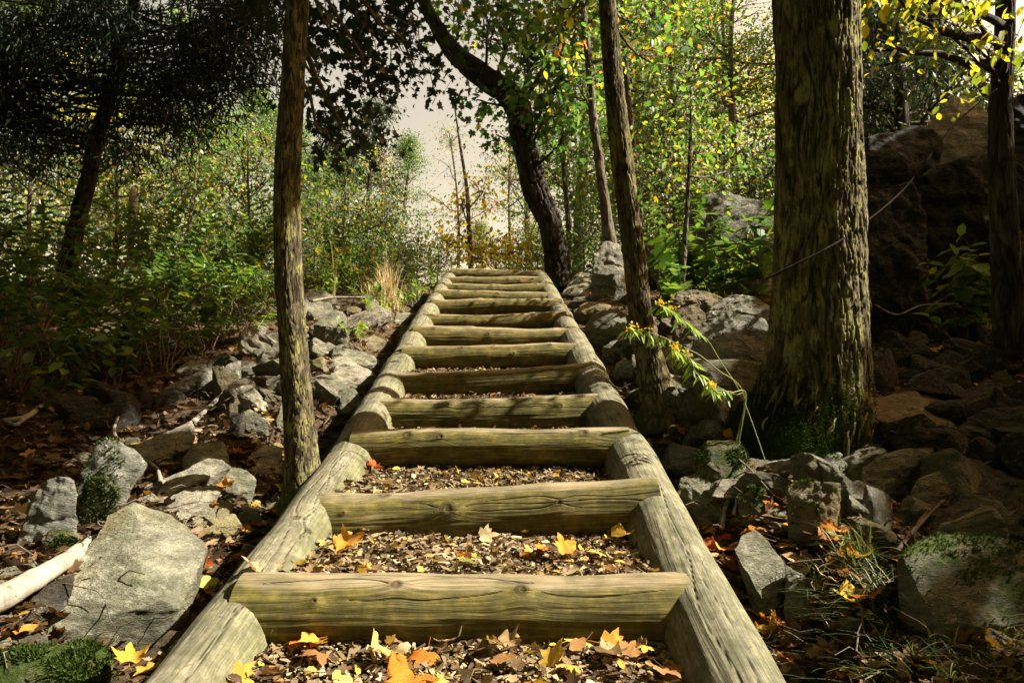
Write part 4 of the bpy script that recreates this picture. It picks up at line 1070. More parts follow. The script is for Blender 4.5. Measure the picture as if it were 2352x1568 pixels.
# --- stairs' thin-tree side, bottom up
rock('LB', [(905, 345, .42), (720, 440, .34), (620, 640, .22), (560, 800, .14), (365, 1010, .0), (320, 1180, .02), (310, 1250, .03), (700, 1290, .0), (1090, 1310, .03), (1260, 1130, .10), (1215, 1050, .02), (1090, 1000, -.02), (960, 870, .0), (750, 885, -.02), (1390, 660, .35), (1240, 520, .42), (1150, 440, .44), (1345, 900, .28)], 'rk_olive', "largest pointed boulder at the stair foot, sunlit top over a shaded face", T=.35, amp=.02, bulge=.0, chip=.004)
rock('LB', [(-80, 1360), (250, 1310), (560, 1300), (640, 1330), (760, 1410), (740, 1600), (300, 1640), (-80, 1640)], 'rk_moss2', "low moss covered rock in the picture's lower corner", T=.7, lean=1.2, moss=5200, mlim=.2, d=1.62)
rock('LB', [(-60, 1100), (110, 1110), (250, 1180), (310, 1250), (250, 1310), (-60, 1310)], 'rk_grey', "grey lichen dotted rock between the corner moss rock and the pale branch", lean=.9)
rock('LB', [(120, 1090), (330, 900), (500, 830), (480, 960), (330, 1160), (160, 1170)], 'rk_dark', "dark rock wedged under the pale fallen branch", lean=.6)
rock('LB', [(-40, 810), (230, 750), (250, 800), (60, 900), (-40, 940)], 'rk_grey', "flat grey slab beyond the pale fallen branch", lean=1.1)
rock('LB', [(285, 620), (330, 540), (480, 545), (560, 590), (500, 690), (300, 700)], 'rk_moss2', "small dark block with a moss cap above the pale branch", moss=700)
rock('LB', [(150, 560), (220, 300), (330, 180), (500, 160), (520, 470), (440, 600), (170, 640)], 'rk_mossy', "tall dim lichen-pale rock in the shaded hollow", lean=.35)
rock('LB', [(600, 200), (740, 185), (790, 285), (770, 370), (700, 470), (530, 520), (560, 330)], 'rk_moss2', "upright block draped in bright green moss", lean=.15, moss=2600, mface=(0, -.6, .8), mlim=-.1)
rock('LB', [(470, 480), (560, 120), (640, -40), (700, -70), (770, -60), (910, -20), (1000, 90), (900, 160), (760, 190), (600, 440)], 'rk_mossy', "tall crusty boulder with mossy hollows behind the moss draped block", lean=.5, moss=900)
rock('LB', [(970, 245), (1190, 165), (1215, 190), (1060, 260), (960, 290)], 'rk_pale', "thin sunlit flake lying over leaves", lean=.9)
rock('LB', [(1000, 300), (1200, 160), (1380, 60), (1480, 70), (1560, 110), (1340, 220), (1100, 320)], 'rk_pale', "long sunlit rock with cracked ridge", lean=1.0, amp=.03)
rock('LB', [(1340, 200), (1440, 130), (1540, 115), (1660, 130), (1720, 210), (1650, 315), (1560, 310), (1400, 260)], 'rk_olive', "rounded granular rock leaning on the long sunlit rock", lean=.6)
rock('LB', [(1000, 370), (1150, 310), (1300, 255), (1450, 250), (1485, 290), (1350, 400), (1235, 500), (1170, 450)], 'rk_pale', "weathered sunlit slab with frayed end behind the pointed boulder", lean=.9, amp=.05)
rock('LB', [(1280, 480), (1380, 380), (1490, 325), (1560, 370), (1545, 420), (1400, 490), (1300, 510)], 'rk_olive', "smooth shaded wedge under the weathered slab", lean=.8)
rock('LB', [(1330, 510), (1440, 425), (1560, 425), (1628, 500), (1560, 570), (1440, 580), (1340, 550)], 'rk_olive', "gabled stone with speckled face beside yellow leaves", lean=.7)
rock('LB', [(1570, 410), (1650, 370), (1740, 400), (1765, 480), (1700, 520), (1620, 500)], 'rk_grey', "small rounded stone nearest the rail log by the thin trunk", lean=.6)
rock('LB', [(930, 310), (990, 272), (1080, 330), (1010, 370), (920, 370)], 'rk_olive', "little stone peeping over the pointed boulder's tip", lean=.5)
rock('LM', [(1215, 1570), (1300, 1465), (1400, 1490), (1500, 1455), (1535, 1580), (1480, 1680), (1240, 1670)], 'rk_olive', "notched yellowish stone between lit boulder and thin trunk", lean=.4)
rock('LM', [(1640, 1560), (1780, 1470), (1900, 1490), (1880, 1600), (1680, 1650)], 'rk_grey', "grey stone with leaves on it beside the thin trunk's foot", lean=.8)
rock('LM', [(900, 1490), (1100, 1400), (1290, 1315), (1322, 1395), (1240, 1480), (1150, 1560), (1000, 1590), (950, 1560)], 'rk_pale', "big sunlit block with a sharp shaded end on the leafy bank", lean=.9, amp=.035)
rock('LM', [(1425, 955), (1475, 942), (1600, 1000), (1560, 1080), (1500, 1150), (1440, 1140)], 'rk_brown', "upright ochre stone by the leaning stick's end", lean=.3)
rock('LM', [(1590, 1095), (1690, 1070), (1805, 1210), (1770, 1255), (1680, 1230), (1600, 1160)], 'rk_pale', "sunlit oblong stone just below the leaning stick", lean=.9)
rock('LM', [(1640, 1240), (1700, 1228), (1805, 1330), (1790, 1400), (1650, 1380)], 'rk_grey', "blue grey stone under the sunlit oblong stone", lean=.7)
rock('LM', [(1525, 1410), (1560, 1300), (1640, 1240), (1640, 1380), (1600, 1425)], 'rk_dark', "dark greenish wedge beside the blue grey stone", lean=.4)
rock('LM', [(1505, 1295), (1540, 1200), (1595, 1190), (1590, 1300), (1540, 1310)], 'rk_brown', "narrow brown stone behind the dark greenish wedge", lean=.3)
rock('LM', [(1780, 1045), (1890, 1005), (1930, 1100), (1890, 1170), (1830, 1180), (1790, 1110)], 'rk_grey', "split grey stone tucked against the thin trunk", lean=.5)
rock('LM', [(1690, 840), (1780, 815), (1890, 825), (1940, 900), (1890, 970), (1800, 980), (1740, 900)], 'rk_grey', "wide grey rock carrying leaves, partly behind the thin trunk", lean=.7)
rock('LM', [(1170, 985), (1270, 905), (1400, 910), (1390, 960), (1260, 1005)], 'rk_grey', "slate grey slab on the dim leaf slope", lean=1.0)
rock('LM', [(1560, 965), (1700, 920), (1775, 1000), (1690, 1020), (1590, 1010)], 'rk_mossy', "mossy stone above the dim leaf slope", moss=500, lean=.6)
rock('LM', [(1600, 1030), (1670, 1010), (1715, 1070), (1630, 1080)], 'rk_dark', "small dark stone by the oblong stone", lean=.5)
rock('LM', [(1655, 710), (1750, 640), (1805, 680), (1760, 725), (1680, 730)], 'rk_grey', "grey stone at the thicket's edge under bright leaves", lean=.6)
rock('LM', [(2040, 540), (2120, 500), (2230, 535), (2240, 580), (2130, 630), (2060, 610)], 'rk_grey', "flat rock roofing a dark cavity beside the thin trunk", lean=1.0)
rock('LM', [(2065, 690, .05), (2150, 620, .12), (2260, 558, .22), (2320, 590, .2), (2335, 680, .1), (2300, 730, .05), (2230, 755, .0), (2150, 715, .0)], 'rk_grey', "steep faced boulder with one smooth sunlit side above the rubble", T=.7, amp=.03)
rock('LM', [(2070, 710), (2150, 700), (2215, 775), (2150, 805), (2080, 785)], 'rk_dark', "dark stone under the steep faced boulder", lean=.5)
rock('CM', [(140, 670), (175, 600), (235, 620), (245, 650), (190, 690)], 'rk_pale', "white sunlit chunk touching the steep faced boulder", lean=.6)
rock('CM', [(135, 720), (165, 670), (210, 680), (195, 740), (150, 750)], 'rk_olive', "little brown stone under the white sunlit chunk", lean=.5)
rock('LM', [(2140, 835), (2200, 785), (2268, 815), (2250, 860), (2160, 865)], 'rk_grey', "rounded pale grey stone in the rubble below the steep boulder", lean=.7)
rock('LM', [(2085, 920), (2160, 875), (2215, 930), (2170, 975), (2095, 950)], 'rk_olive', "angular stone next to the thin trunk's mottled middle", lean=.6)
rock('CM', [(35, 870), (60, 820), (115, 798), (190, 830), (350, 890), (330, 950), (200, 940), (60, 920)], 'rk_grey', "broad grey rock behind the sunlit shovel-shaped rock", lean=.8)
rock('CM', [(30, 985), (110, 893), (280, 960), (350, 1000), (290, 1070), (170, 1080), (60, 1050)], 'rk_pale', "sunlit shovel-shaped rock close to the rail log", lean=.9, amp=.03)
rock('LM', [(2080, 1060), (2150, 1005), (2260, 1020), (2340, 1080), (2350, 1125), (2110, 1130)], 'rk_olive', "flat flake under the sunlit shovel-shaped rock", lean=1.2)
rock('LM', [(1855, 1250), (1890, 1205), (1960, 1240), (1950, 1330), (1860, 1340)], 'rk_olive', "yellowish stone half hidden by the thin trunk", lean=.4)
rock('CM', [(85, 1240), (110, 1130), (200, 1095), (265, 1180), (220, 1240), (150, 1265)], 'rk_grey', "bluish angular rock leaning to the rail log", lean=.6)
rock('CM', [(500, 700), (530, 655), (580, 690), (545, 745), (510, 740)], 'rk_grey', "small stone against the upper rail log", lean=.5)
rock('CM', [(465, 650), (480, 590), (600, 590), (600, 640), (540, 670)], 'rk_grey', "flat topped stone by the rail log below the straw tuft", lean=.7)
rock('CM', [(255, 770), (330, 735), (415, 780), (360, 815), (280, 810)], 'rk_brown', "low brown stone among dry leaves near the rail log", lean=.8)
rock('CM', [(255, 520), (290, 475), (350, 500), (370, 555), (280, 570)], 'rk_grey', "dark capped pale stone below the straw tuft", lean=.5)
rock('CM', [(140, 560), (200, 540), (245, 560), (220, 600), (150, 595)], 'rk_brown', "small brown stone beyond the steep faced boulder", lean=.6)
rock('CM', [(370, 580), (410, 540), (445, 560), (430, 600)], 'rk_olive', "little stone in the sunlit grass by the straw tuft", lean=.6)
rock('LM', [(2060, 510), (2085, 470), (2130, 480), (2140, 520), (2090, 530)], 'rk_pale', "brilliant white stone under sunlit leaves beside the thin trunk", lean=.5)
# --- the shaggy tree's side
rock('CM', [(1735, 680), (1790, 610), (1870, 555), (1960, 560), (2020, 600), (2045, 660), (2020, 710), (1900, 760), (1810, 795)], 'rk_olive', "big pale boulder with a cracked face between rail log and slender trunk", lean=.35, amp=.025)
rock('CM', [(1660, 580), (1760, 518), (1910, 520), (1930, 560), (1850, 600), (1720, 615)], 'rk_brown', "flat brown rock behind the big cracked boulder", lean=1.0)
rock('CM', [(1860, 830), (1920, 780), (1990, 760), (2080, 790), (2070, 835), (1930, 860)], 'rk_mossy', "moss edged flat rock at the slender trunk's foot", lean=.9, moss=500)
rock('CM', [(1885, 890), (1930, 845), (1978, 875), (1940, 935), (1895, 925)], 'rk_dark', "small dark stone by the rail log near the slender trunk", lean=.5)
rock('CM', [(1940, 980), (1960, 920), (2020, 885), (2105, 920), (2130, 1000), (1980, 1020)], 'rk_grey', "grey stone touching the slender trunk's base", lean=.7)
rock('CM', [(1590, 470), (1640, 370), (1700, 310), (1850, 340), (1800, 400), (1690, 470)], 'rk_grey', "long grey slope rock beside the upper rail", lean=1.2)
rock('CM', [(1830, 440), (1860, 350), (1950, 325), (2020, 345), (2000, 400), (1920, 440)], 'rk_grey', "tilted grey slab above the pale boulder", lean=.9)
rock('CM', [(1915, 490), (1930, 440), (2000, 412), (2050, 450), (2040, 500)], 'rk_grey', "square grey stone beside the slender trunk, under the tilted slab", lean=.6)
rock('CM', [(1680, 490), (1740, 480), (1780, 510), (1730, 530), (1640, 515)], 'rk_grey', "little grey flake on the bank over the flat brown rock", lean=.9)
rock('CM', [(1560, 330), (1600, 290), (1680, 300), (1640, 360), (1580, 380)], 'rk_grey', "grey stone by the top of the rail below the green seedling", lean=.8)
rock('CM', [(2165, 1310), (2195, 1228), (2335, 1290), (2330, 1340), (2230, 1350)], 'rk_olive', "greenish flat stone among orange leaves below the slender trunk", lean=.9)
rock('CM', [(2180, 520), (2220, 490), (2300, 500), (2320, 560), (2280, 610), (2190, 580)], 'rk_grey', "smooth grey rock behind the goldenrod", lean=.5)
rock('CM', [(1800, 320), (1790, 200), (1880, 110), (1980, 120), (2010, 250), (1940, 330)], 'rk_mossy', "rounded mossy boulder behind the grey crooked trunk", lean=.5, d=8.2)
rock('RT', [(95, 1560), (100, 1400), (190, 1310), (380, 1300), (560, 1335), (690, 1400), (700, 1600), (600, 1800), (130, 1780)], 'rk_lichen', "moss-topped lichen boulder behind the big shaggy trunk", lean=.25, d=7.6, moss=2600, amp=.04)
rock('RM', [(-20, 500), (30, 455), (150, 440), (330, 490), (300, 540), (150, 560), (0, 545)], 'rk_brown', "layered brown slab on top of the heap", lean=.7, d=5.6)
rock('RM', [(180, 620), (260, 520), (430, 475), (560, 495), (660, 560), (640, 630), (400, 640)], 'rk_mossy', "knobbly dark rock with pale sunny edges on the heap", lean=.6, d=5.3, moss=900)
rock('RM', [(0, 700), (10, 560), (150, 530), (210, 600), (190, 700), (100, 740)], 'rk_brown', "rusty stone under the layered slab", lean=.35, d=5.2)
rock('RM', [(120, 900), (130, 750), (220, 640), (370, 575), (610, 640), (650, 740), (640, 920), (400, 960)], 'rk_mossy', "great lichen boulder with moss patches beside the big shaggy trunk", lean=.35, d=4.5, moss=1500, amp=.045)
rock('RM', [(50, 1010), (110, 895), (400, 900), (610, 930), (620, 1080), (480, 1200), (300, 1230), (190, 1200)], 'rk_olive', "smooth olive boulder the goldenrod stems lean across", lean=.12, d=4.1, amp=.03)
rock('RM', [(-30, 1020), (0, 930), (60, 900), (90, 980), (40, 1060)], 'rk_brown', "brown stone beside the slender trunk's base, under goldenrod", lean=.4)
rock('RM', [(1050, 1230, .02), (1180, 1180, .10), (1400, 1150, .22), (1610, 1122, .32), (1760, 1150, .36), (1840, 1190, .34), (1915, 1335, .18), (1780, 1390, .06), (1400, 1420, .0), (1250, 1500, -.02), (1150, 1580, .0), (1080, 1500, .0), (1030, 1400, .02)], 'rk_brown', "long brown slab with lichen rim against the big tree's foot", T=.6, amp=.03)
rock('RB', [(1245, 240), (1265, 130), (1380, 50), (1500, 0), (1745, -10), (1700, 60), (1580, 170), (1440, 260), (1280, 375)], 'rk_grey', "blocky grey rock with overhanging shaded underside", lean=.4, amp=.03)
rock('RB', [(1545, 420), (1590, 300), (1640, 210), (1870, 105), (2010, 200), (1900, 350), (1720, 440), (1600, 440)], 'rk_brown', "brown rough rock in the dim heap behind the forked branch", lean=.4)
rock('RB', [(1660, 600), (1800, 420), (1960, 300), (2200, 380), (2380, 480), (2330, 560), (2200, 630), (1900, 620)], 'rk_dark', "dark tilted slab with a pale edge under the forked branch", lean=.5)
rock('RB', [(1465, 800, .05), (1540, 720, .04), (1650, 620, .12), (1790, 562, .16), (1950, 590, .14), (2100, 605, .14), (2250, 600, .14), (2420, 680, .12), (2430, 1150, .0), (2100, 1180, -.04), (1760, 1185, -.06), (1700, 1235, -.04), (1500, 1050, .02)], 'rk_moss2', "biggest shadowed block with moss on its shoulder above the sedge", T=.5, amp=.025, moss=1300)
rock('RB', [(755, 260), (880, 215), (1020, 215), (1115, 235), (1095, 530), (960, 580), (800, 620)], 'rk_moss2', "square ochre block hung with green moss", lean=.12, moss=2200, mface=(.5, -.2, .8), mlim=.3)
rock('RB', [(905, 200), (950, 100), (1070, 28), (1172, 110), (1140, 195), (1020, 215)], 'rk_mossy', "domed olive stone with a moss spot behind the square block", lean=.5, moss=300)
rock('RB', [(150, 60), (230, -60), (440, -60), (500, 80), (430, 210), (300, 330), (210, 290)], 'rk_moss2', "rounded boulder with a thick moss beard near the rail", lean=.5, moss=2600, mface=(0, -.5, .8), mlim=.2)
rock('RB', [(20, 280), (60, 170), (210, 150), (350, 330), (330, 450), (150, 490), (70, 420)], 'rk_grey', "angular grey slab under the moss bearded boulder", lean=.6)
rock('RB', [(435, 330), (530, 240), (625, 270), (610, 440), (470, 485)], 'rk_moss2', "mossy stump-like stone beside the square ochre block", lean=.25, moss=900)
rock('RB', [(605, 410), (740, 388), (765, 455), (640, 485)], 'rk_grey', "small flat grey stone beside the square ochre block", lean=.7)
rock('RB', [(405, 680, .02), (460, 590, .08), (530, 508, .14), (585, 565, .14), (650, 730, .1), (755, 780, .08), (770, 960, .03), (690, 1155, .0), (600, 1050, .0), (500, 880, .0)], 'rk_olive', "tall pointed shard leaning toward the rail log", T=.35, amp=.025)
rock('RB', [(750, 770), (850, 830), (920, 930), (975, 1080), (930, 1150), (800, 1185), (740, 1060)], 'rk_grey', "speckled shard split from the tall pointed shard", lean=.5, T=.5)
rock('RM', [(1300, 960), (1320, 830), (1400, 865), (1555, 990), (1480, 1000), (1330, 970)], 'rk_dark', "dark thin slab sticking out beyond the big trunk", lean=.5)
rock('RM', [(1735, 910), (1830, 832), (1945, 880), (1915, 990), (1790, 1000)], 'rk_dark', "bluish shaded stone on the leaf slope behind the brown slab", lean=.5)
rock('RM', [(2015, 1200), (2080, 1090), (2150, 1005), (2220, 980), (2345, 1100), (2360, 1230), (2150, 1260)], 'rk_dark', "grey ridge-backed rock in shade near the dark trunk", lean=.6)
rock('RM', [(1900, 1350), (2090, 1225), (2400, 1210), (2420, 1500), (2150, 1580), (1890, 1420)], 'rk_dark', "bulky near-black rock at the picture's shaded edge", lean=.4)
# --- outcrop in shade
G2 = "rocks of the shaded outcrop"
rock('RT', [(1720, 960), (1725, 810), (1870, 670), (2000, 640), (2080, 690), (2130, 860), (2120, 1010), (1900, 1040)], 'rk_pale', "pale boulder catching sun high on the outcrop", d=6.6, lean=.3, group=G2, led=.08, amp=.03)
rock('RT', [(1240, 1000), (1280, 900), (1450, 860), (1600, 840), (1760, 930), (1800, 1200), (1500, 1300), (1260, 1300)], 'rk_shade', "dark broad boulder on the outcrop behind the big trunk", d=6.3, lean=.3, group=G2, led=.08)
rock('RT', [(1230, 1350), (1350, 1240), (1600, 1200), (1700, 1450), (1690, 1800), (1450, 2050), (1240, 2050)], 'rk_shade', "craggy lichen-spotted rock face in deep shade", d=5.6, lean=.2, group=G2, led=.08, amp=.06)
rock('RT', [(1650, 1200), (1900, 1080), (2200, 1050), (2500, 1150), (2500, 1900), (2100, 1950), (1700, 1850)], 'rk_shade', "black overhung rock wall between craggy face and dark trunk", d=5.9, lean=.2, group=G2, led=.08, amp=.06)
rock('RT', [(2200, 700), (2350, 640), (2700, 640), (2800, 900), (2600, 1200), (2250, 1100)], 'rk_shade', "rock shoulder behind the dark trunk at the picture's edge", d=6.4, lean=.25, group=G2, led=.08)
# --- small loose stones
def loose_stones():
    r_ = np.random.default_rng(55); protos = []
    mats = ['rk_grey', 'rk_olive', 'rk_brown', 'rk_pale', 'rk_mossy']
    for k in range(10):
        p = unit(r_.normal(size=(14, 3))) * r_.uniform(.75, 1.1, (14, 1)) * np.array([.5, .38, .27])
        V, F = hull(p); V, F = roughen(V, F, .05, 400 + k, .06, 1, 1500, .06, 16)
        protos.append((V, F, mats[k % 5]))
    used = {}
    placed = 0
    for _ in range(900):
        if placed >= 110: break
        if r_.random() < .55: px, py = r_.uniform(120, 900), r_.uniform(660, 1500)
        else: px, py = r_.uniform(1330, 2300), r_.uniform(640, 1500)
        d = ground_hit([px], [py])[0]
        if np.isnan(d) or d > 11: continue
        p = at(px, py, d)
        if -1.0 < p[0] < .72: continue
        if px < 600 and py < 760: continue
        if px > 1720 and px < 1960 and py < 1020: continue
        s = r_.uniform(.05, .15) * (1 + .06 * d)
        k = int(r_.integers(0, 10)); kind = {'rk_grey': 'grey', 'rk_olive': 'olive', 'rk_brown': 'brown', 'rk_pale': 'pale', 'rk_mossy': 'mossy'}[protos[k][2]]
        side = "on the thin tree's bank" if p[0] < 0 else "on the shaggy tree's bank"
        lab = "small loose %s stone half buried in leaves %s" % (kind, side)
        z = float(H(p[0], p[1])) + .06 * s
        rot = (r_.uniform(-.5, .5), r_.uniform(-.5, .5), r_.uniform(0, 6.28)); sc = (s * r_.uniform(.8, 1.4), s, s * r_.uniform(.7, 1.2))
        if k not in used:
            V, F, m = protos[k]; o = mk("stone", V, F, M[m], sharp=RAD(35)); used[k] = o
            tag(o, lab, "stone", "loose %s stones %s" % (kind, side))
        else:
            o = used[k].copy(); COL.objects.link(o); o["label"] = lab; o["group"] = "loose %s stones %s" % (kind, side)
        o.location = (p[0], p[1], z); o.rotation_euler = rot; o.scale = sc
        placed += 1
loose_stones()
def rubble():
    r_ = np.random.default_rng(66); protos = []; used = {}
    mats = ['rk_grey', 'rk_olive', 'rk_pale', 'rk_mossy', 'rk_grey', 'rk_brown', 'rk_olive']
    for k in range(18):
        p = r_.uniform(-1, 1, (10, 3)); p = p / np.abs(p).max(1)[:, None] * r_.uniform(.7, 1.0, (10, 1)) * np.array([.55, .42, .30])
        V, F = hull(p); V, F = roughen(V, F, .035, 500 + k, .035, 1, 4000, .05, 14)
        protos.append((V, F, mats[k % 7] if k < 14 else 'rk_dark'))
    shp = ['slabby', 'wedge-shaped', 'blocky', 'jagged', 'flat-topped', 'tilted', 'sharp-edged']
    n = 0
    for _ in range(3000):
        if n >= 170: break
        if r_.random() < .5: px, py = r_.uniform(60, 960), r_.uniform(690, 1540)
        else: px, py = r_.uniform(1310, 2340), r_.uniform(640, 1500)
        d = ground_hit([px], [py])[0]
        if np.isnan(d) or d > 11: continue
        p = at(px, py, d)
        if -1.12 < p[0] < .84: continue
        if px < 640 and py < 880 - .25 * (px - 300): continue
        if 1700 < px < 2000 and py < 1050: continue
        if 1850 < px and py > 1240: continue
        if px < 660 and py > 1010: continue
        if 330 < px < 660 and py > 930: continue
        if 1560 < px < 1900 and py > 1150: continue
        s = r_.uniform(.18, .46) * (.75 + .07 * d); k = int(r_.integers(0, 14)) if p[0] < 1.75 and not (p[0] < -2.3 and d < 5) else int(r_.integers(14, 18))  # dim stretches of both banks get the shade-darkened rocks
        if p[0] - .4 * s < .80 and p[0] > 0: continue
        if p[0] + .4 * s > -1.08 and p[0] < 0: continue
        kind = {'rk_grey': 'grey', 'rk_olive': 'olive', 'rk_brown': 'brown', 'rk_pale': 'pale', 'rk_mossy': 'lichened', 'rk_dark': 'shadow-dark'}[protos[k][2]]
        side = "the thin tree's bank" if p[0] < 0 else "the shaggy tree's bank"
        where = "low on" if d < 3.2 else ("midway up" if d < 5.5 else "high on")
        lab = "%s %s rock in the rubble %s %s" % (shp[k % 7], kind, where, side); grp = "%s %s rubble rocks %s %s" % (shp[k % 7], kind, where, side)
        z = float(H(p[0], p[1])) + .02 * s
        if k not in used:
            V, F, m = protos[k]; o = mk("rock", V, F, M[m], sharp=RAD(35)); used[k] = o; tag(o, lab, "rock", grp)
        else:
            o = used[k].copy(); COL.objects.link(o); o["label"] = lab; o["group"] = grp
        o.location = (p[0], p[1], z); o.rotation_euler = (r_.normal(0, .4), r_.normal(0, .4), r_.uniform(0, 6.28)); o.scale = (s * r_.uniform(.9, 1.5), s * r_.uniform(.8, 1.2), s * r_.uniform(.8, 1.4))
        n += 1
rubble()

# ------------------------------------------------------------------ sticks and branches on the ground
def stick(pts, rad, mat, label, d=None, lift=.03, side=(), seed=0, name="branch", seg=8):
    """pts in the picture (px, py[, d]); forks as extra polylines"""
    r_ = np.random.default_rng(seed + 900)
    def line(q):
        A = np.array([(p[0], p[1]) for p in q], float)
        if len(q[0]) > 2: D = np.array([p[2] for p in q], float)
        elif d is not None: D = np.full(len(A), float(d))
        else: D = ground_hit(A[:, 0], A[:, 1]) - lift
        return at(A[:, 0], A[:, 1], D)
    P = line(pts); n = max(14, int(np.linalg.norm(P[-1] - P[0]) / .03)); P = smooth_path(P, min(n, 90))
    P = P + fbm(P * 9 + seed, 2, seed)[:, None] * .25 * rad * np.array([1, .3, 1])
    rr = np.linspace(rad, rad * .6, len(P)) * (1 + .18 * fbm(P * 14 + seed, 2, seed + 3))
    parts = [tube(P, rr, seg)]
    for q, r0 in side:
        S = smooth_path(line(q), 16); parts.append(tube(S, np.linspace(r0, r0 * .5, 16), 6))
    V, F = combine(parts)
    o = mk(name, V, F, M[mat], origin=P[0], attrs={'moss': np.zeros(len(V))})
    tag(o, label, "branch"); return o
stick([(-40, 1392, 1.86), (60, 1342, 1.97), (150, 1287, 2.15), (228, 1238, 2.50), (300, 1200, 2.85)], .037, 'stick_pale', "thick pale barkless branch sticking out from behind the pointed boulder", seed=1, seg=16)
stick([(445, 968), (480, 935), (520, 895), (546, 862)], .017, 'stick_grey', "straight grey stick leaning on stones in the leaf slope", seed=2, lift=.12)
stick([(10, 968), (60, 957), (100, 930), (150, 905)], .020, 'stick_grey', "pale crooked branch in the dark hollow", seed=3, lift=.15, side=[([(60, 957), (35, 975), (8, 962)], .014)])
stick([(268, 1010), (262, 985), (272, 955)], .012, 'stick_grey', "short bare twig standing on the crusty boulder", seed=4, lift=.2)
stick([(368, 1112), (366, 1090), (360, 1075), (342, 1062)], .011, 'stick_grey', "curved bare twig beside the long sunlit rock", seed=5, lift=.12)
stick([(558, 1150), (582, 1155), (610, 1170)], .009, 'twig', "short brown twig among leaves by the rail log", seed=6, lift=.03)
stick([(2060, 1265), (2105, 1210), (2150, 1165), (2200, 1120), (2240, 1080), (2290, 1050)], .0075, 'twig', "long forked branch lying over the dim heap", seed=7, lift=.12, side=[([(2105, 1210), (2120, 1185), (2190, 1115)], .006), ([(2246, 1085), (2262, 1120), (2290, 1160)], .005), ([(2075, 1245), (2095, 1270), (2060, 1290)], .005)])
stick([(1733, 1187), (1790, 1206), (1850, 1225), (1938, 1238)], .010, 'twig', "thin brown stick lying across leaves below the square block", seed=8, lift=.05)
stick([(1658, 1212), (1668, 1160), (1690, 1125), (1705, 1118)], .011, 'stick_grey', "pale hooked twig by the rail log near the moss bearded boulder", seed=9, lift=.1, side=[([(1686, 1180), (1692, 1150), (1690, 1128)], .008)])
stick([(1668, 1032), (1720, 1075), (1765, 1125)], .006, 'twig', "fine twig arching over the moss bearded boulder", seed=10, lift=.18)
stick([(1560, 1040), (1620, 1110), (1655, 1170), (1650, 1205)], .005, 'twig', "fine arched twig between rail log and moss bearded boulder", seed=11, lift=.12)
stick([(1436, 880), (1448, 905), (1470, 925)], .012, 'stick_grey', "stubby grey stick against the rail log beside the slender trunk", seed=12, lift=.04)
stick([(1985, 1075), (2000, 1045), (2040, 1010), (2100, 995), (2150, 980)], .010, 'twig', "lichen covered branch resting on the long brown slab", d=None, seed=13, lift=.22)
stick([(2030, 704, 4.3), (2110, 703, 4.4), (2200, 698, 4.5), (2260, 745, 4.3), (2330, 782, 4.1)], .005, 'straw', "thin bent yellow stalk stretched over the dark slope", seed=14) if False else None
stick([(1760, 640, 3.15), (1900, 570, 3.2), (1975, 520, 3.4), (2080, 430, 3.7), (2180, 300, 3.9), (2250, 235, 3.95), (2290, 205, 4.0)], .006, 'stick_black', "thin dark arching vine crossing the big shaggy trunk", seed=15, name="vine")
stick([(2010, 700, 4.4), (2060, 722, 4.4), (2120, 700, 4.5), (2200, 698, 4.6)], .005, 'stick_grey', "thin bent stalk with a withered end on the dark slope", seed=16, name="stalk")
stick([(1500, 900, 4.0), (1540, 870, 4.0), (1590, 895, 3.9), (1640, 945, 3.8)], .007, 'twig', "dark looping twig over the olive boulder", seed=17) if False else None
stick([(715, 692, 6.6), (760, 684, 6.7), (840, 683, 6.8)], .014, 'stick_grey', "bleached stick on the sunny bank near the white stone", seed=18)
stick([(1490, 560, 6.9), (1500, 610, 6.8), (1512, 645, 6.8), (1525, 672, 6.7)], .045, 'twig', "rotten ragged stump standing behind the slender trunk", seed=19, name="stump", seg=12)
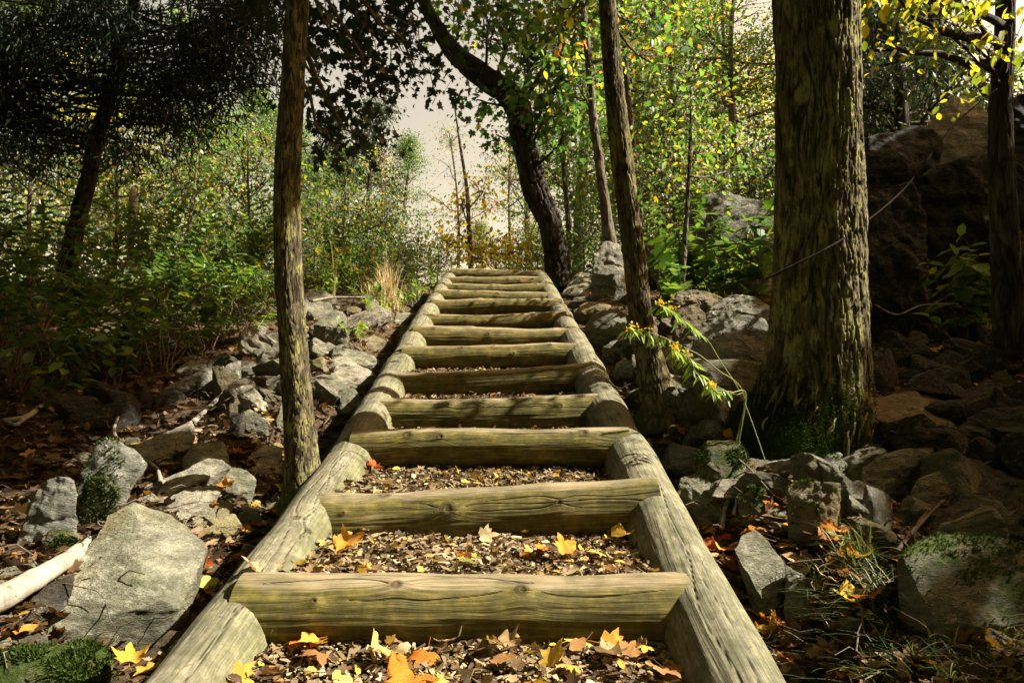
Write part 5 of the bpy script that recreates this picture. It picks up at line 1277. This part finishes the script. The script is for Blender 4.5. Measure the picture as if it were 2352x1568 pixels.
# ------------------------------------------------------------------ understorey plants
def plant_mesh(name, label, cat, loc, stems, leaf, lsize, lmat, smat, gap, seed, group=None, sr=.004, flowers=None, whorl=2, start=.3, droop=.2, tintmu=.5, tintsd=.2):
    """stems: list of (n,3) world polylines; leaves in pairs along them"""
    r_ = np.random.default_rng(seed)
    t = thing(name, label, cat, loc, group)
    tubes, LP, LT, LN, LS, TI = [], [], [], [], [], []
    fl = []
    for S in stems:
        S = np.asarray(S, float); n = len(S)
        tubes.append(tube(S, np.linspace(sr, sr * .4, n), 5, False))
        L = np.linalg.norm(np.diff(S, axis=0), axis=1).sum(); m = max(2, int(L / gap))
        T = unit(np.gradient(S, axis=0)); cl = r_.normal(tintmu, tintsd * .5)
        for f in np.linspace(start, 1, m):
            k = min(n - 1, int(f * (n - 1))); a0 = r_.uniform(0, 6.28)
            for w_ in range(whorl):
                a = a0 + w_ * 6.283 / whorl + r_.normal(0, .2)
                e = np.array([math.cos(a), math.sin(a), 0]); e = e - T[k] * (e @ T[k])
                td = unit(e + T[k] * .35 - np.array([0, 0, droop]) + r_.normal(0, .15, 3))
                LP.append(S[k]); LT.append(td); LN.append(unit(np.array([0, 0, 1]) + r_.normal(0, .3, 3))); LS.append(lsize * r_.uniform(.65, 1.25) * (1.1 - .4 * f)); TI.append(np.clip(cl + r_.normal(0, tintsd), 0, 1))
        if flowers:
            fl.append([])
            for q in range(flowers):
                k = min(n - 1, int((1 - .22 * r_.random()) * (n - 1))); fl[-1].append(S[k] + r_.normal(0, .009, 3) + np.array([0, 0, .008]))
    V, F = combine(tubes); mk("stem", V, F, M[smat], t, attrs={'moss': np.zeros(len(V)), 'tint': np.full(len(V), .5)})
    V, F, kk = leafcloud(np.array(LP), np.array(LT), np.array(LN), np.array(LS), leaf)
    mk("foliage", V, F, M[lmat], t, attrs={'tint': np.repeat(TI, kk)})
    for fl in fl:
        fl = np.repeat(np.array(fl), 3, 0) + r_.normal(0, .004, (len(fl) * 3, 3))
        V, F, kk = leafcloud(fl, r_.normal(size=fl.shape), r_.normal(size=fl.shape), r_.uniform(.009, .018, len(fl)), 'oval')
        mk("flower_head", V, F, M['flower'], t, attrs={'tint': np.repeat(r_.random(len(fl)), kk)})
    return t
def arcs(base, n, h, spread, bendz, seed, nseg=14):
    r_ = np.random.default_rng(seed); out = []
    for k in range(n):
        a = r_.uniform(0, 6.28); q = r_.uniform(.2, 1) * spread; hh = h * r_.uniform(.55, 1.1)
        b = np.asarray(base) + np.array([r_.normal(0, .05), r_.normal(0, .05), -.03])
        tip = b + np.array([q * math.cos(a), q * math.sin(a), hh])
        t = np.linspace(0, 1, nseg)[:, None]
        S = b + (tip - b) * t; S[:, 2] += (hh * bendz * np.sin(t * math.pi))[:, 0]; S[:, 2] -= (q * .25 * t ** 3)[:, 0]
        S[:, :2] += np.cumsum(r_.normal(0, .012, (nseg, 2)), axis=0)
        out.append(S)
    return out
Z3 = np.zeros(3)
SP = {
 'broad': plant_mesh("shrub", "", "shrub", Z3, arcs(Z3, 9, .85, .5, .1, 301), 'oval', .14, 'lf_shrub', 'twig_red', .075, 301, droop=.35, tintmu=.6),
 'tall': plant_mesh("shrub", "", "shrub", Z3, arcs(Z3, 10, 1.25, .55, .08, 302), 'oval', .105, 'lf_shrub', 'twig_red', .08, 302, droop=.3, tintmu=.5, start=.35),
 'ash': plant_mesh("shrub", "", "shrub", Z3, arcs(Z3, 7, .7, .6, .15, 303), 'lance', .15, 'lf_shrub', 'stem', .06, 303, droop=.25, tintmu=.7, start=.4),
 'gold': plant_mesh("goldenrod", "", "plant", Z3, arcs(Z3, 8, .9, .4, .12, 304), 'lance', .10, 'lf_shrub', 'stem', .045, 304, flowers=26, whorl=2, tintmu=.6, start=.15),
 'seed': plant_mesh("seedling", "", "plant", Z3, arcs(Z3, 4, .28, .2, .1, 305), 'oval', .085, 'lf_shrub', 'stem', .06, 305, droop=.1, tintmu=.85, start=.5),
 'mapl': plant_mesh("sapling", "", "plant", Z3, arcs(Z3, 5, .7, .45, .1, 306), 'maple', .13, 'lf_shrub', 'twig', .10, 306, droop=.35, tintmu=.6, start=.35),
 'twigs': plant_mesh("shrub", "", "shrub", Z3, arcs(Z3, 9, .8, .75, .12, 307), 'oval', .07, 'lf_shrub', 'twig', .3, 307, droop=.3, start=.8, sr=.0055),
}
SPU = set()
WORD = {'broad': "broad-leaved green shrub", 'tall': "tall leafy shrub on reddish stems", 'ash': "ash-leaved green shrub", 'gold': "goldenrod plant with yellow flower plumes", 'seed': "bright green seedling", 'mapl': "maple-leaved sapling", 'twigs': "bare twiggy shrub of reddish canes"}
def put(kind, px, py, s, label, d=None):
    d = d or ghit1(px, py); p = at(px, py, d); z = float(H(p[0], p[1])); rot = rng.uniform(0, 6.28)
    lab = WORD[kind] + " " + label
    if kind not in SPU:
        SPU.add(kind); o = SP[kind]; o.location = (p[0], p[1], z); o.rotation_euler = (0, 0, rot); o.scale = (s, s, s); o["label"] = lab; o["group"] = "undergrowth plants on the bank"
    else: dup(SP[kind], (p[0], p[1], z), rot, s, lab, "undergrowth plants on the bank")
for a in [
 ('tall', 285, 745, 1.0, "between the evergreen trunk and the pale snag"), ('tall', 380, 715, 1.05, "right below the snag"), ('tall', 470, 700, 1.0, "in the middle of the thicket"), ('tall', 560, 690, 1.0, "next to the thin trunk on the shaded bank"),
 ('broad', 330, 800, 1.0, "with a sunlit top, lowest but one in the thicket"), ('broad', 440, 760, 1.0, "catching sun in the thicket centre"), ('broad', 530, 735, .9, "over the dry stalks"), ('ash', 495, 740, 1.1, "with brightly lit leaflets"), ('ash', 600, 715, .9, "hanging over stones by the thin trunk"),
 ('broad', 200, 790, 1.1, "at the evergreen trunk's foot"), ('tall', 90, 760, 1.2, "beyond the evergreen trunk in the dark corner"), ('tall', 10, 800, 1.2, "at the picture's dark edge"), ('ash', 120, 830, 1.0, "in front of the evergreen trunk"), ('broad', 410, 700, 1.2, "rising behind the lit thicket centre"),
 ('broad', 560, 650, 1.2, "high on the bank by the thin trunk"), ('tall', 320, 690, 1.2, "beside the snag's foot"), ('tall', 640, 665, 1.0, "behind the thin trunk"),
 ('broad', 120, 930, .9, "drooping over the dark hollow"), ('broad', 250, 880, .9, "lowest of the thicket, over dim leaves"), ('ash', 380, 850, .9, "creeping down to the slate slab"), ('tall', 40, 900, 1.1, "in the blackest corner"), ('broad', 470, 800, .8, "close above the leaning stick"), ('ash', 560, 790, .7, "between stones by the thin trunk"), ('gold', 735, 690, .95, "just stairward of the thin trunk"), ('gold', 800, 675, 1.0, "beside the tall dry stalk"), ('gold', 860, 668, .8, "next to the straw tuft"), ('gold', 600, 690, .8, "in the thicket by the thin trunk"), ('gold', 945, 655, .75, "by the rail near the crest"), ('gold', 905, 648, .8, "behind the straw tuft"), ('gold', 985, 640, .6, "against the topmost rail log"),
 ('tall', 770, 650, .9, "behind the tall dry stalk"), ('tall', 850, 645, .9, "behind the goldenrod on the crest"), ('broad', 930, 632, .75, "on the crest by the rail"), ('seed', 745, 690, 1.2, "over the white stone"), ('seed', 925, 720, 1.3, "between straw tuft and rail"), ('seed', 860, 730, 1.1, "in front of the dark capped stone"), ('seed', 830, 790, .9, "among dry leaves below the steep boulder"), ('seed', 960, 690, 1.3, "close to the upper rail log"),
 ('twigs', 330, 830, 1.1, "in the dim thicket front"), ('twigs', 500, 785, 1.0, "by the grey stick"), ('twigs', 560, 760, .9, "near the thin trunk"), ('twigs', 160, 890, 1.0, "over the dark hollow"), ('twigs', 460, 830, .8, "over the slate grey slab"),
 ('mapl', 1600, 660, 1.7, "before the moss-topped boulder"), ('mapl', 1665, 650, .9, "against the moss-topped boulder's foot"), ('mapl', 1545, 640, 1.0, "behind the slender trunk"), ('mapl', 1280, 640, .7, "at the bent tree's foot by the top step"), ('seed', 1285, 640, 1.6, "beside the rail's top end"), ('mapl', 1720, 640, .9, "between boulder and big shaggy trunk"), ('ash', 1640, 680, .8, "on the heap under the sapling"), ('broad', 1510, 660, .8, "over the rotten stump"),
 ('tall', 1350, 625, .8, "between the bent tree and crooked trunk"), ('tall', 1560, 620, .9, "behind the sapling stem"), ('tall', 1690, 610, 1.0, "past the moss-topped boulder"), ('broad', 2030, 640, .7, "in shade beside the big trunk"), ('ash', 2080, 640, .8, "on the outcrop ledge"), ('mapl', 2010, 470, .8, "beside the big trunk on the outcrop"), ('broad', 1620, 640, 1.2, "half covering the moss-topped boulder", 7.0), ('mapl', 1700, 680, 1.6, "sprouting before the moss-topped boulder", 6.8), ('tall', 1575, 650, 1.2, "leaning on the moss-topped boulder", 7.0), ('mapl', 1560, 650, 1.5, "spreading by the sapling's foot", 6.4), ('ash', 1650, 650, 1.3, "at the moss-topped boulder's middle", 6.9), ('gold', 1750, 660, .8, "against the shaggy trunk's shoulder"), ('broad', 2230, 720, 1.2, "under the pale sunlit boulder", 5.4), ('twigs', 2100, 690, 1.0, "on the outcrop in deep shade"), ('twigs', 2220, 650, 1.1, "before the pale sunlit boulder"),
 ]: put(*a)
# the flowering goldenrod on the heap
def gr_line(pts, d0, d1):
    A = np.array(pts, float); D = np.linspace(d0, d1, len(A)); W = at(A[:, 0], A[:, 1], D)
    g_ = W[0] + np.array([.04 + .10 * math.sin(len(pts) * 2.1 + pts[0][1]), .10 + .05 * math.cos(pts[0][0] * 1.7), 0]); g_[2] = H(g_[0], g_[1]) - .03
    return smooth_path(np.concatenate([[g_], W]), 40)
gs = [gr_line([(1706, 915), (1655, 830), (1627, 784), (1604, 764), (1583, 746), (1557, 725), (1532, 705), (1505, 699)], 3.15, 2.65),
      gr_line([(1709, 912), (1647, 848), (1609, 817), (1575, 799), (1534, 779), (1501, 766), (1468, 758), (1441, 757)], 3.15, 2.6),
      gr_line([(1712, 918), (1690, 906), (1662, 896), (1624, 871), (1596, 851), (1588, 825), (1557, 807), (1542, 800)], 3.15, 2.65),
      gr_line([(1714, 914), (1680, 900), (1640, 893), (1627, 880)], 3.15, 2.75)]
plant_mesh("goldenrod", "flowering goldenrod arching out from the big shaggy tree's foot toward the slender trunk", "plant", gs[0][0], gs, 'lance', .075, 'lf_shrub', 'stem', .032, 333, sr=.0026, flowers=14, whorl=1, start=.55, droop=.8, tintmu=.92, tintsd=.1)

# grasses
def blades(n, base_fn, h, spread, seed, width=.005, nseg=7):
    r_ = np.random.default_rng(seed); Vs, Fs, ts = [], [], []
    B = base_fn(r_, n); t = np.linspace(0, 1, nseg)
    a = r_.uniform(0, 6.28, n); q = r_.uniform(.15, 1, n) * spread; hh = h * r_.uniform(.5, 1.15, n)
    dirv = np.stack([np.cos(a), np.sin(a), np.zeros(n)], -1); sd = np.stack([-np.sin(a), np.cos(a), np.zeros(n)], -1)
    C = B[:, None, :] + dirv[:, None, :] * (q[:, None] * t ** 1.8)[..., None] + np.array([0, 0, 1.0]) * (hh[:, None] * (t - .55 * (q / (spread + 1e-9))[:, None] * t ** 3))[..., None]
    w = width * (1 - t ** 2) + .0006
    L = C - sd[:, None, :] * w[None, :, None] / 2; R = C + sd[:, None, :] * w[None, :, None] / 2
    V = np.stack([L, R], 2).reshape(-1, 3)
    k = np.arange(nseg - 1) * 2; f = np.stack([k, k + 1, k + 3, k + 2], -1)
    F = (f[None] + (np.arange(n) * nseg * 2)[:, None, None]).reshape(-1, 4)
    return V, F, np.repeat(r_.random(n), nseg * 2)
def area(pxs, pys, jit=.0):
    def f(r_, n):
        px = r_.uniform(*pxs, n); py = r_.uniform(*pys, n); d = ground_hit(px, py); d = np.where(np.isnan(d), 10.5, d)
        p = at(px, py, d); p[:, 2] = surf_z(p[:, 0], p[:, 1]) - .01; return p
    return f
parts = [blades(210, area((1850, 2060), (1330, 1440)), .13, .22, 1, .004), blades(420, area((1900, 2380), (1450, 1600)), .11, .20, 2, .004), blades(60, area((1930, 2010), (1280, 1330)), .2, .2, 3)]
V, F = combine([(p[0], [p[1]]) for p in parts]); o = mk("grass", V, F, M['grass'], attrs={'tint': np.concatenate([p[2] for p in parts])})
tag(o, "dark green sedge growing through fallen leaves by the shadowed block", "grass", kind="stuff")
def tuft(px, py, r, n, h, spread, seed, label, mat='straw', d=None):
    d = d or ghit1(px, py); c = at(px, py, d)
    def f(r_, n):
        p = c + np.stack([r_.normal(0, r, n), r_.normal(0, r, n), np.zeros(n)], -1); p[:, 2] = H(p[:, 0], p[:, 1]) - .01; return p
    V, F, t = blades(n, f, h, spread, seed, .007, 9)
    tag(mk("grass_tuft", V, F, M[mat], origin=(c[0], c[1], float(H(c[0], c[1]))), attrs={'tint': t}), label, "grass tuft", "grass tufts on the bank")
tuft(895, 705, .06, 130, .72, .35, 5, "sunlit straw tuft bleached almost white beside the upper rail")
tuft(872, 690, .10, 80, .55, .4, 6, "thin dry straw tuft just behind the white straw tuft")
tuft(768, 700, .03, 8, 1.2, .2, 7, "tall dry stalks standing over the white stone")
tuft(940, 690, .08, 120, .35, .25, 8, "green grass tuft leaning to the upper rail", 'grass')
tuft(820, 665, .25, 260, .5, .3, 9, "long green grass among the goldenrod", 'grass')
tuft(740, 660, .25, 240, .55, .3, 10, "long green grass behind the thin trunk", 'grass')
tuft(1690, 640, .25, 160, .35, .3, 11, "dark sedge tuft between the moss-topped boulder and big trunk", 'grass')
tuft(2160, 690, .15, 90, .4, .5, 12, "drooping fern-like sedge in the black shade of the outcrop", 'grass')

# ------------------------------------------------------------------ leaf litter
def litter():
    r_ = np.random.default_rng(17); n1 = 34000
    px = np.concatenate([r_.uniform(-150, 1100, n1 // 2), r_.uniform(1220, 2500, n1 // 2)]); py = r_.uniform(600, 1640, n1)
    d = ground_hit(px, py, 16); ok = ~np.isnan(d); p = at(px[ok], py[ok], d[ok])
    n2 = 16000; q = np.stack([r_.uniform(-7, 7, n2), r_.uniform(-1, 13, n2), np.zeros(n2)], -1)
    p = np.concatenate([p, q]); 
    p = p[~((p[:, 0] > -.98) & (p[:, 0] < .72) & (p[:, 1] < 10.3))]
    m = 5200; ti = r_.integers(0, 5, m); tr = np.zeros((m, 3))
    for k in range(m):
        i = min(len(TREAD) - 1, int(r_.exponential(1.5))); y0, y1, z0, z1, xl, xr = TREAD[i]
        yy = r_.uniform(max(y0 + .06, 1.0), y1 - .04); tr[k] = (r_.uniform(xl + .05, xr - .05), yy, 0)
    p = np.concatenate([p, tr]); n = len(p)
    p[:, 2] = surf_z(p[:, 0], p[:, 1]) + r_.uniform(.0, .02, n)
    S = r_.uniform(.022, .07, n) * np.where(np.arange(n) >= n - m, .55, 1)
    out = []
    for tpl, sel in (('oval', r_.random(n) < .62), ('maple', None)):
        if sel is None: sel = ~prev
        prev = sel
        P = p[sel]; k = len(P)
        V, F, kk = leafcloud(P, unit(r_.normal(size=(k, 3)) * np.array([1, 1, .35])), unit(np.array([0, 0, 1.0]) + r_.normal(0, .5, (k, 3))), S[sel], tpl)
        out.append((V, F, np.repeat(np.clip(r_.beta(1.3, 1.7, k) + .16 * (np.arange(n) >= n - m)[sel], 0, 1), kk)))
    V, F = combine([(a, b) for a, b, c in out])
    o = mk("leaf_litter", V, F, M['litter'], attrs={'tint': np.concatenate([c for a, b, c in out])})
    tag(o, "brown and ochre dead leaves carpeting the ground beside the stairs", "leaf litter", kind="stuff")
    # twiglets in the litter
    k = 900; px = np.concatenate([r_.uniform(0, 900, k // 2), r_.uniform(1350, 2350, k // 2)]); py = r_.uniform(680, 1560, k)
    d = ground_hit(px, py, 14); ok = ~np.isnan(d); P = at(px[ok], py[ok], d[ok]); P = P[(P[:, 0] < -1.0) | (P[:, 0] > .72)]
    tb = []
    for q in P:
        a = r_.uniform(0, 6.28); L = r_.uniform(.05, .28); e = q + np.array([math.cos(a) * L, math.sin(a) * L, r_.uniform(-.02, .08)]); s = q + np.array([0, 0, .012])
        tb.append(tube(seg_path(s, e, 5, .05, .05, r_), np.linspace(.0035, .0015, 5) * r_.uniform(.6, 1.4), 4, False))
    V, F = combine(tb); o = mk("twig_litter", V, F, M['twig'])
    tag(o, "fine broken twigs scattered through the dead leaves", "twig litter", kind="stuff")
litter()

# ------------------------------------------------------------------ fallen leaves one by one
def curled_leaf(kind, seed, curl):
    """a fallen leaf with a stalk, bent across and along; about 1 unit long"""
    r_ = np.random.default_rng(seed)
    tv, tf = LEAF['maple' if kind == 'maple' else 'oval']
    ring = tv.copy()
    bm = bmesh.new(); vs = [bm.verts.new((v[0] * (1.0 if kind == 'maple' else 1.15), v[1], v[2] * .3)) for v in ring]
    for f in tf:
        for q in f: bm.faces.new([vs[i] for i in q])
    bmesh.ops.triangulate(bm, faces=bm.faces[:])
    bmesh.ops.subdivide_edges(bm, edges=bm.edges[:], cuts=2, use_grid_fill=True)
    V = np.array([v.co[:] for v in bm.verts]); bm.verts.index_update()
    F3 = np.array([[v.index for v in f.verts] for f in bm.faces if len(f.verts) == 3]).reshape(-1, 3); F4 = np.array([[v.index for v in f.verts] for f in bm.faces if len(f.verts) == 4]).reshape(-1, 4); bm.free()
    V[:, 2] += curl * (V[:, 0] ** 2 * 1.1 + .35 * (V[:, 1] - .5) ** 2) + .10 * fbm(V * 2.6 + seed, 2, seed) * (1 + curl)
    st = np.array([(0, .02, 0), (.03, -.25, .05), (.10, -.55, .12)]); sv, sf = tube(smooth_path(st, 8), np.linspace(.012, .008, 8), 4)
    V, F = combine([(V, [f for f in (F3, F4) if len(f)]), (sv, sf)])
    return V, F
LPROTO = {}
for col in FALLEN:
    for k, (kd, cu) in enumerate([('maple', .25), ('maple', .8), ('oval', .7), ('maple', -.5)]):
        V, F = curled_leaf(kd, 60 + k, cu); LPROTO[(col, k)] = [V, F, None]
def leaf_at(p, col, k, size, rot, lab, grp):
    e = LPROTO[(col, k)]
    if e[2] is None:
        o = mk("fallen_leaf", e[0], e[1], FALLEN[col]); e[2] = o
        tag(o, lab, "leaf", grp)
    else:
        o = e[2].copy(); COL.objects.link(o); o["label"] = lab; o["group"] = grp
    o.location = p; o.rotation_euler = rot; o.scale = (size,) * 3
# named ones: (px, py, colour, shape, size, where)
NAMED = [
 (487, 1318, 'red', 0, .062, "beside the pointed boulder, brightest red of all"), (500, 1350, 'pale green', 2, .075, "tucked under the red leaf by the boulder"), (462, 1365, 'rust brown', 1, .06, "curled by the pointed boulder under the red leaf"),
 (590, 1328, 'tan', 0, .05, "lying where the lowest step log meets the rail"), (776, 1278, 'orange', 1, .075, "upright on the second tread at the rail's sunlit end"), (688, 1312, 'yellow', 0, .04, "on the rail notch above the lowest step log"),
 (610, 1480, 'yellow', 1, .055, "in the lowest tread under the log's end"), (660, 1460, 'orange', 3, .06, "against the lowest step log near its end"), (735, 1492, 'orange', 0, .07, "pale orange and flat in the lowest tread"),
 (880, 1515, 'yellow', 1, .075, "standing tented in the lowest tread"), (925, 1520, 'tan', 3, .06, "crumpled beside the tented leaf"), (1145, 1505, 'yellow', 2, .06, "standing on edge in the lowest tread's middle"), (1265, 1548, 'yellow', 0, .075, "flat golden in the lowest tread near the frame"),
 (1385, 1498, 'orange', 0, .085, "largest orange in the lowest tread"), (1345, 1490, 'rust brown', 2, .065, "with red stalk beside the largest orange leaf"), (1425, 1525, 'tan', 1, .075, "toothed and pale beside the largest orange leaf"), (1485, 1500, 'yellow', 3, .05, "small and pale by the rail foot"),
 (1410, 1250, 'yellow', 1, .06, "on the second tread under the bare strip"), (1300, 1285, 'orange', 0, .055, "on the second tread behind the lowest log"), (1530, 1217, 'tan', 0, .04, "lying on the grey rail with the long crack"), (868, 1085, 'red', 1, .05, "against the third step log's foot"),
 (1700, 1335, 'rust brown', 1, .10, "large and cupped between rail and pointed shard"), (1680, 1290, 'tan', 3, .08, "pale curled above the large cupped leaf"), (1650, 1250, 'red', 2, .06, "pinkish by the rail under the hooked twig"),
 (1750, 1430, 'yellow', 3, .06, "bright at the foot of the pointed shard"), (1800, 1465, 'orange', 1, .09, "deep orange beside the rail below the shards"), (1870, 1445, 'tan', 1, .07, "curled below the speckled shard"), (1850, 1530, 'pale green', 2, .085, "smooth-edged by the rail near the frame"), (1820, 1548, 'orange', 0, .06, "pinkish orange against the rail near the frame"), (1930, 1550, 'orange', 3, .07, "at the sedge's lower edge"),
 (1905, 1345, 'tan', 0, .075, "sunlit below the thin brown stick"), (1942, 1300, 'yellow', 1, .07, "standing in the sedge's top"), (1940, 1255, 'pale green', 2, .07, "rolled and silvery below the square block"), (1992, 1380, 'orange', 0, .065, "star shaped resting in the sedge"), (2000, 1440, 'yellow', 2, .09, "long and folded in the sedge"), (2255, 1485, 'orange', 1, .06, "on the dark sedge under the shadowed block"),
 (545, 1052, 'orange', 1, .06, "sunlit on stones by the thin trunk"), (25, 1475, 'orange', 2, .075, "by the grey lichen dotted rock"), (130, 1470, 'rust brown', 2, .06, "beneath the pointed boulder's shaded face"), (245, 1480, 'rust brown', 3, .06, "under the big pointed boulder's middle"), (160, 1560, 'orange', 0, .07, "on the corner moss rock's edge"), (295, 1545, 'yellow', 1, .07, "standing by the corner of the rail log"),
 (1520, 990, 'orange', 0, .06, "glowing by the slender trunk's root"), (1560, 1000, 'orange', 1, .07, "beside stones under the slender trunk"), (1630, 960, 'yellow', 0, .07, "on leaves between the two big trunks"), (1855, 1062, 'tan', 0, .07, "pale at the big tree's mossy foot"), (2150, 815, 'yellow', 0, .07, "lone bright on the dark leaf slope"), (2280, 770, 'pale green', 2, .12, "large dull hanging over the dark leaf slope"), (1795, 1160, 'orange', 1, .05, "oak-like near the pale hooked twig"),
]
r_ = np.random.default_rng(8)
for px, py, col, k, s, wh in NAMED:
    rr_ = ray(px, py); ds = np.linspace(1.2, 9, 900); pts = CAMP + rr_ * ds[:, None]
    g_ = pts[:, 2] - surf_z(pts[:, 0], pts[:, 1]); j = np.argmax(g_ < .012) if (g_ < .012).any() else 400
    leaf_at(tuple(pts[j] + np.array([0, 0, .022])), col, k, s * (1.2 if py < 1440 else .92), (r_.normal(.25, .3), r_.normal(0, .3), r_.uniform(0, 6.28)), "%s fallen leaf %s" % (col, wh), "fallen leaves picked out by colour")
def more_leaves(n):
    r_ = np.random.default_rng(23); c = 0; cols = list(FALLEN)
    while c < n:
        u = r_.random()
        if u < .30:
            i = int(min(6, r_.exponential(.8))); y0, y1, z0, z1, xl, xr = TREAD[i]
            p = np.array([r_.uniform(xl + .06, xr - .06), r_.uniform(max(1.25, y0 + .05), y1 - .05), 0]); where = "on the stair treads"
        else:
            px, py = (r_.uniform(430, 760), r_.uniform(1050, 1540)) if u < .48 else ((r_.uniform(1580, 1980), r_.uniform(1150, 1560)) if u < .84 else (r_.uniform(1440, 2150), r_.uniform(900, 1300)))
            d = ground_hit([px], [py])[0]
            if np.isnan(d): continue
            p = at(px, py, d)
            if -1.0 < p[0] < .74: continue
            where = "on the thin tree's bank" if p[0] < 0 else "on the shaggy tree's bank"
        p[2] = float(surf_z(p[0], p[1])[0]) + .026
        col = cols[int(r_.choice(6, p=[.28, .22, .24, .2, .02, .04]))]; k = int(r_.integers(0, 4))
        leaf_at(tuple(p), col, k, r_.uniform(.042, .09), (r_.normal(0, .35), r_.normal(0, .35), r_.uniform(0, 6.28)), "%s fallen %s leaf loose %s" % (col, 'smooth-edged' if k == 2 else 'pointed-lobed', where), "%s %s fallen leaves %s" % (col, 'smooth-edged' if k == 2 else 'lobed', where))
        c += 1
more_leaves(290)
# prototypes that found no use would stand at the origin: drop them
for k, o in list(PR.items()):
    if k not in USED:
        for c in list(o.children): bpy.data.objects.remove(c, do_unlink=True)
        bpy.data.objects.remove(o, do_unlink=True)
for k, o in list(SP.items()):
    if k not in SPU:
        for c in list(o.children): bpy.data.objects.remove(c, do_unlink=True)
        bpy.data.objects.remove(o, do_unlink=True)
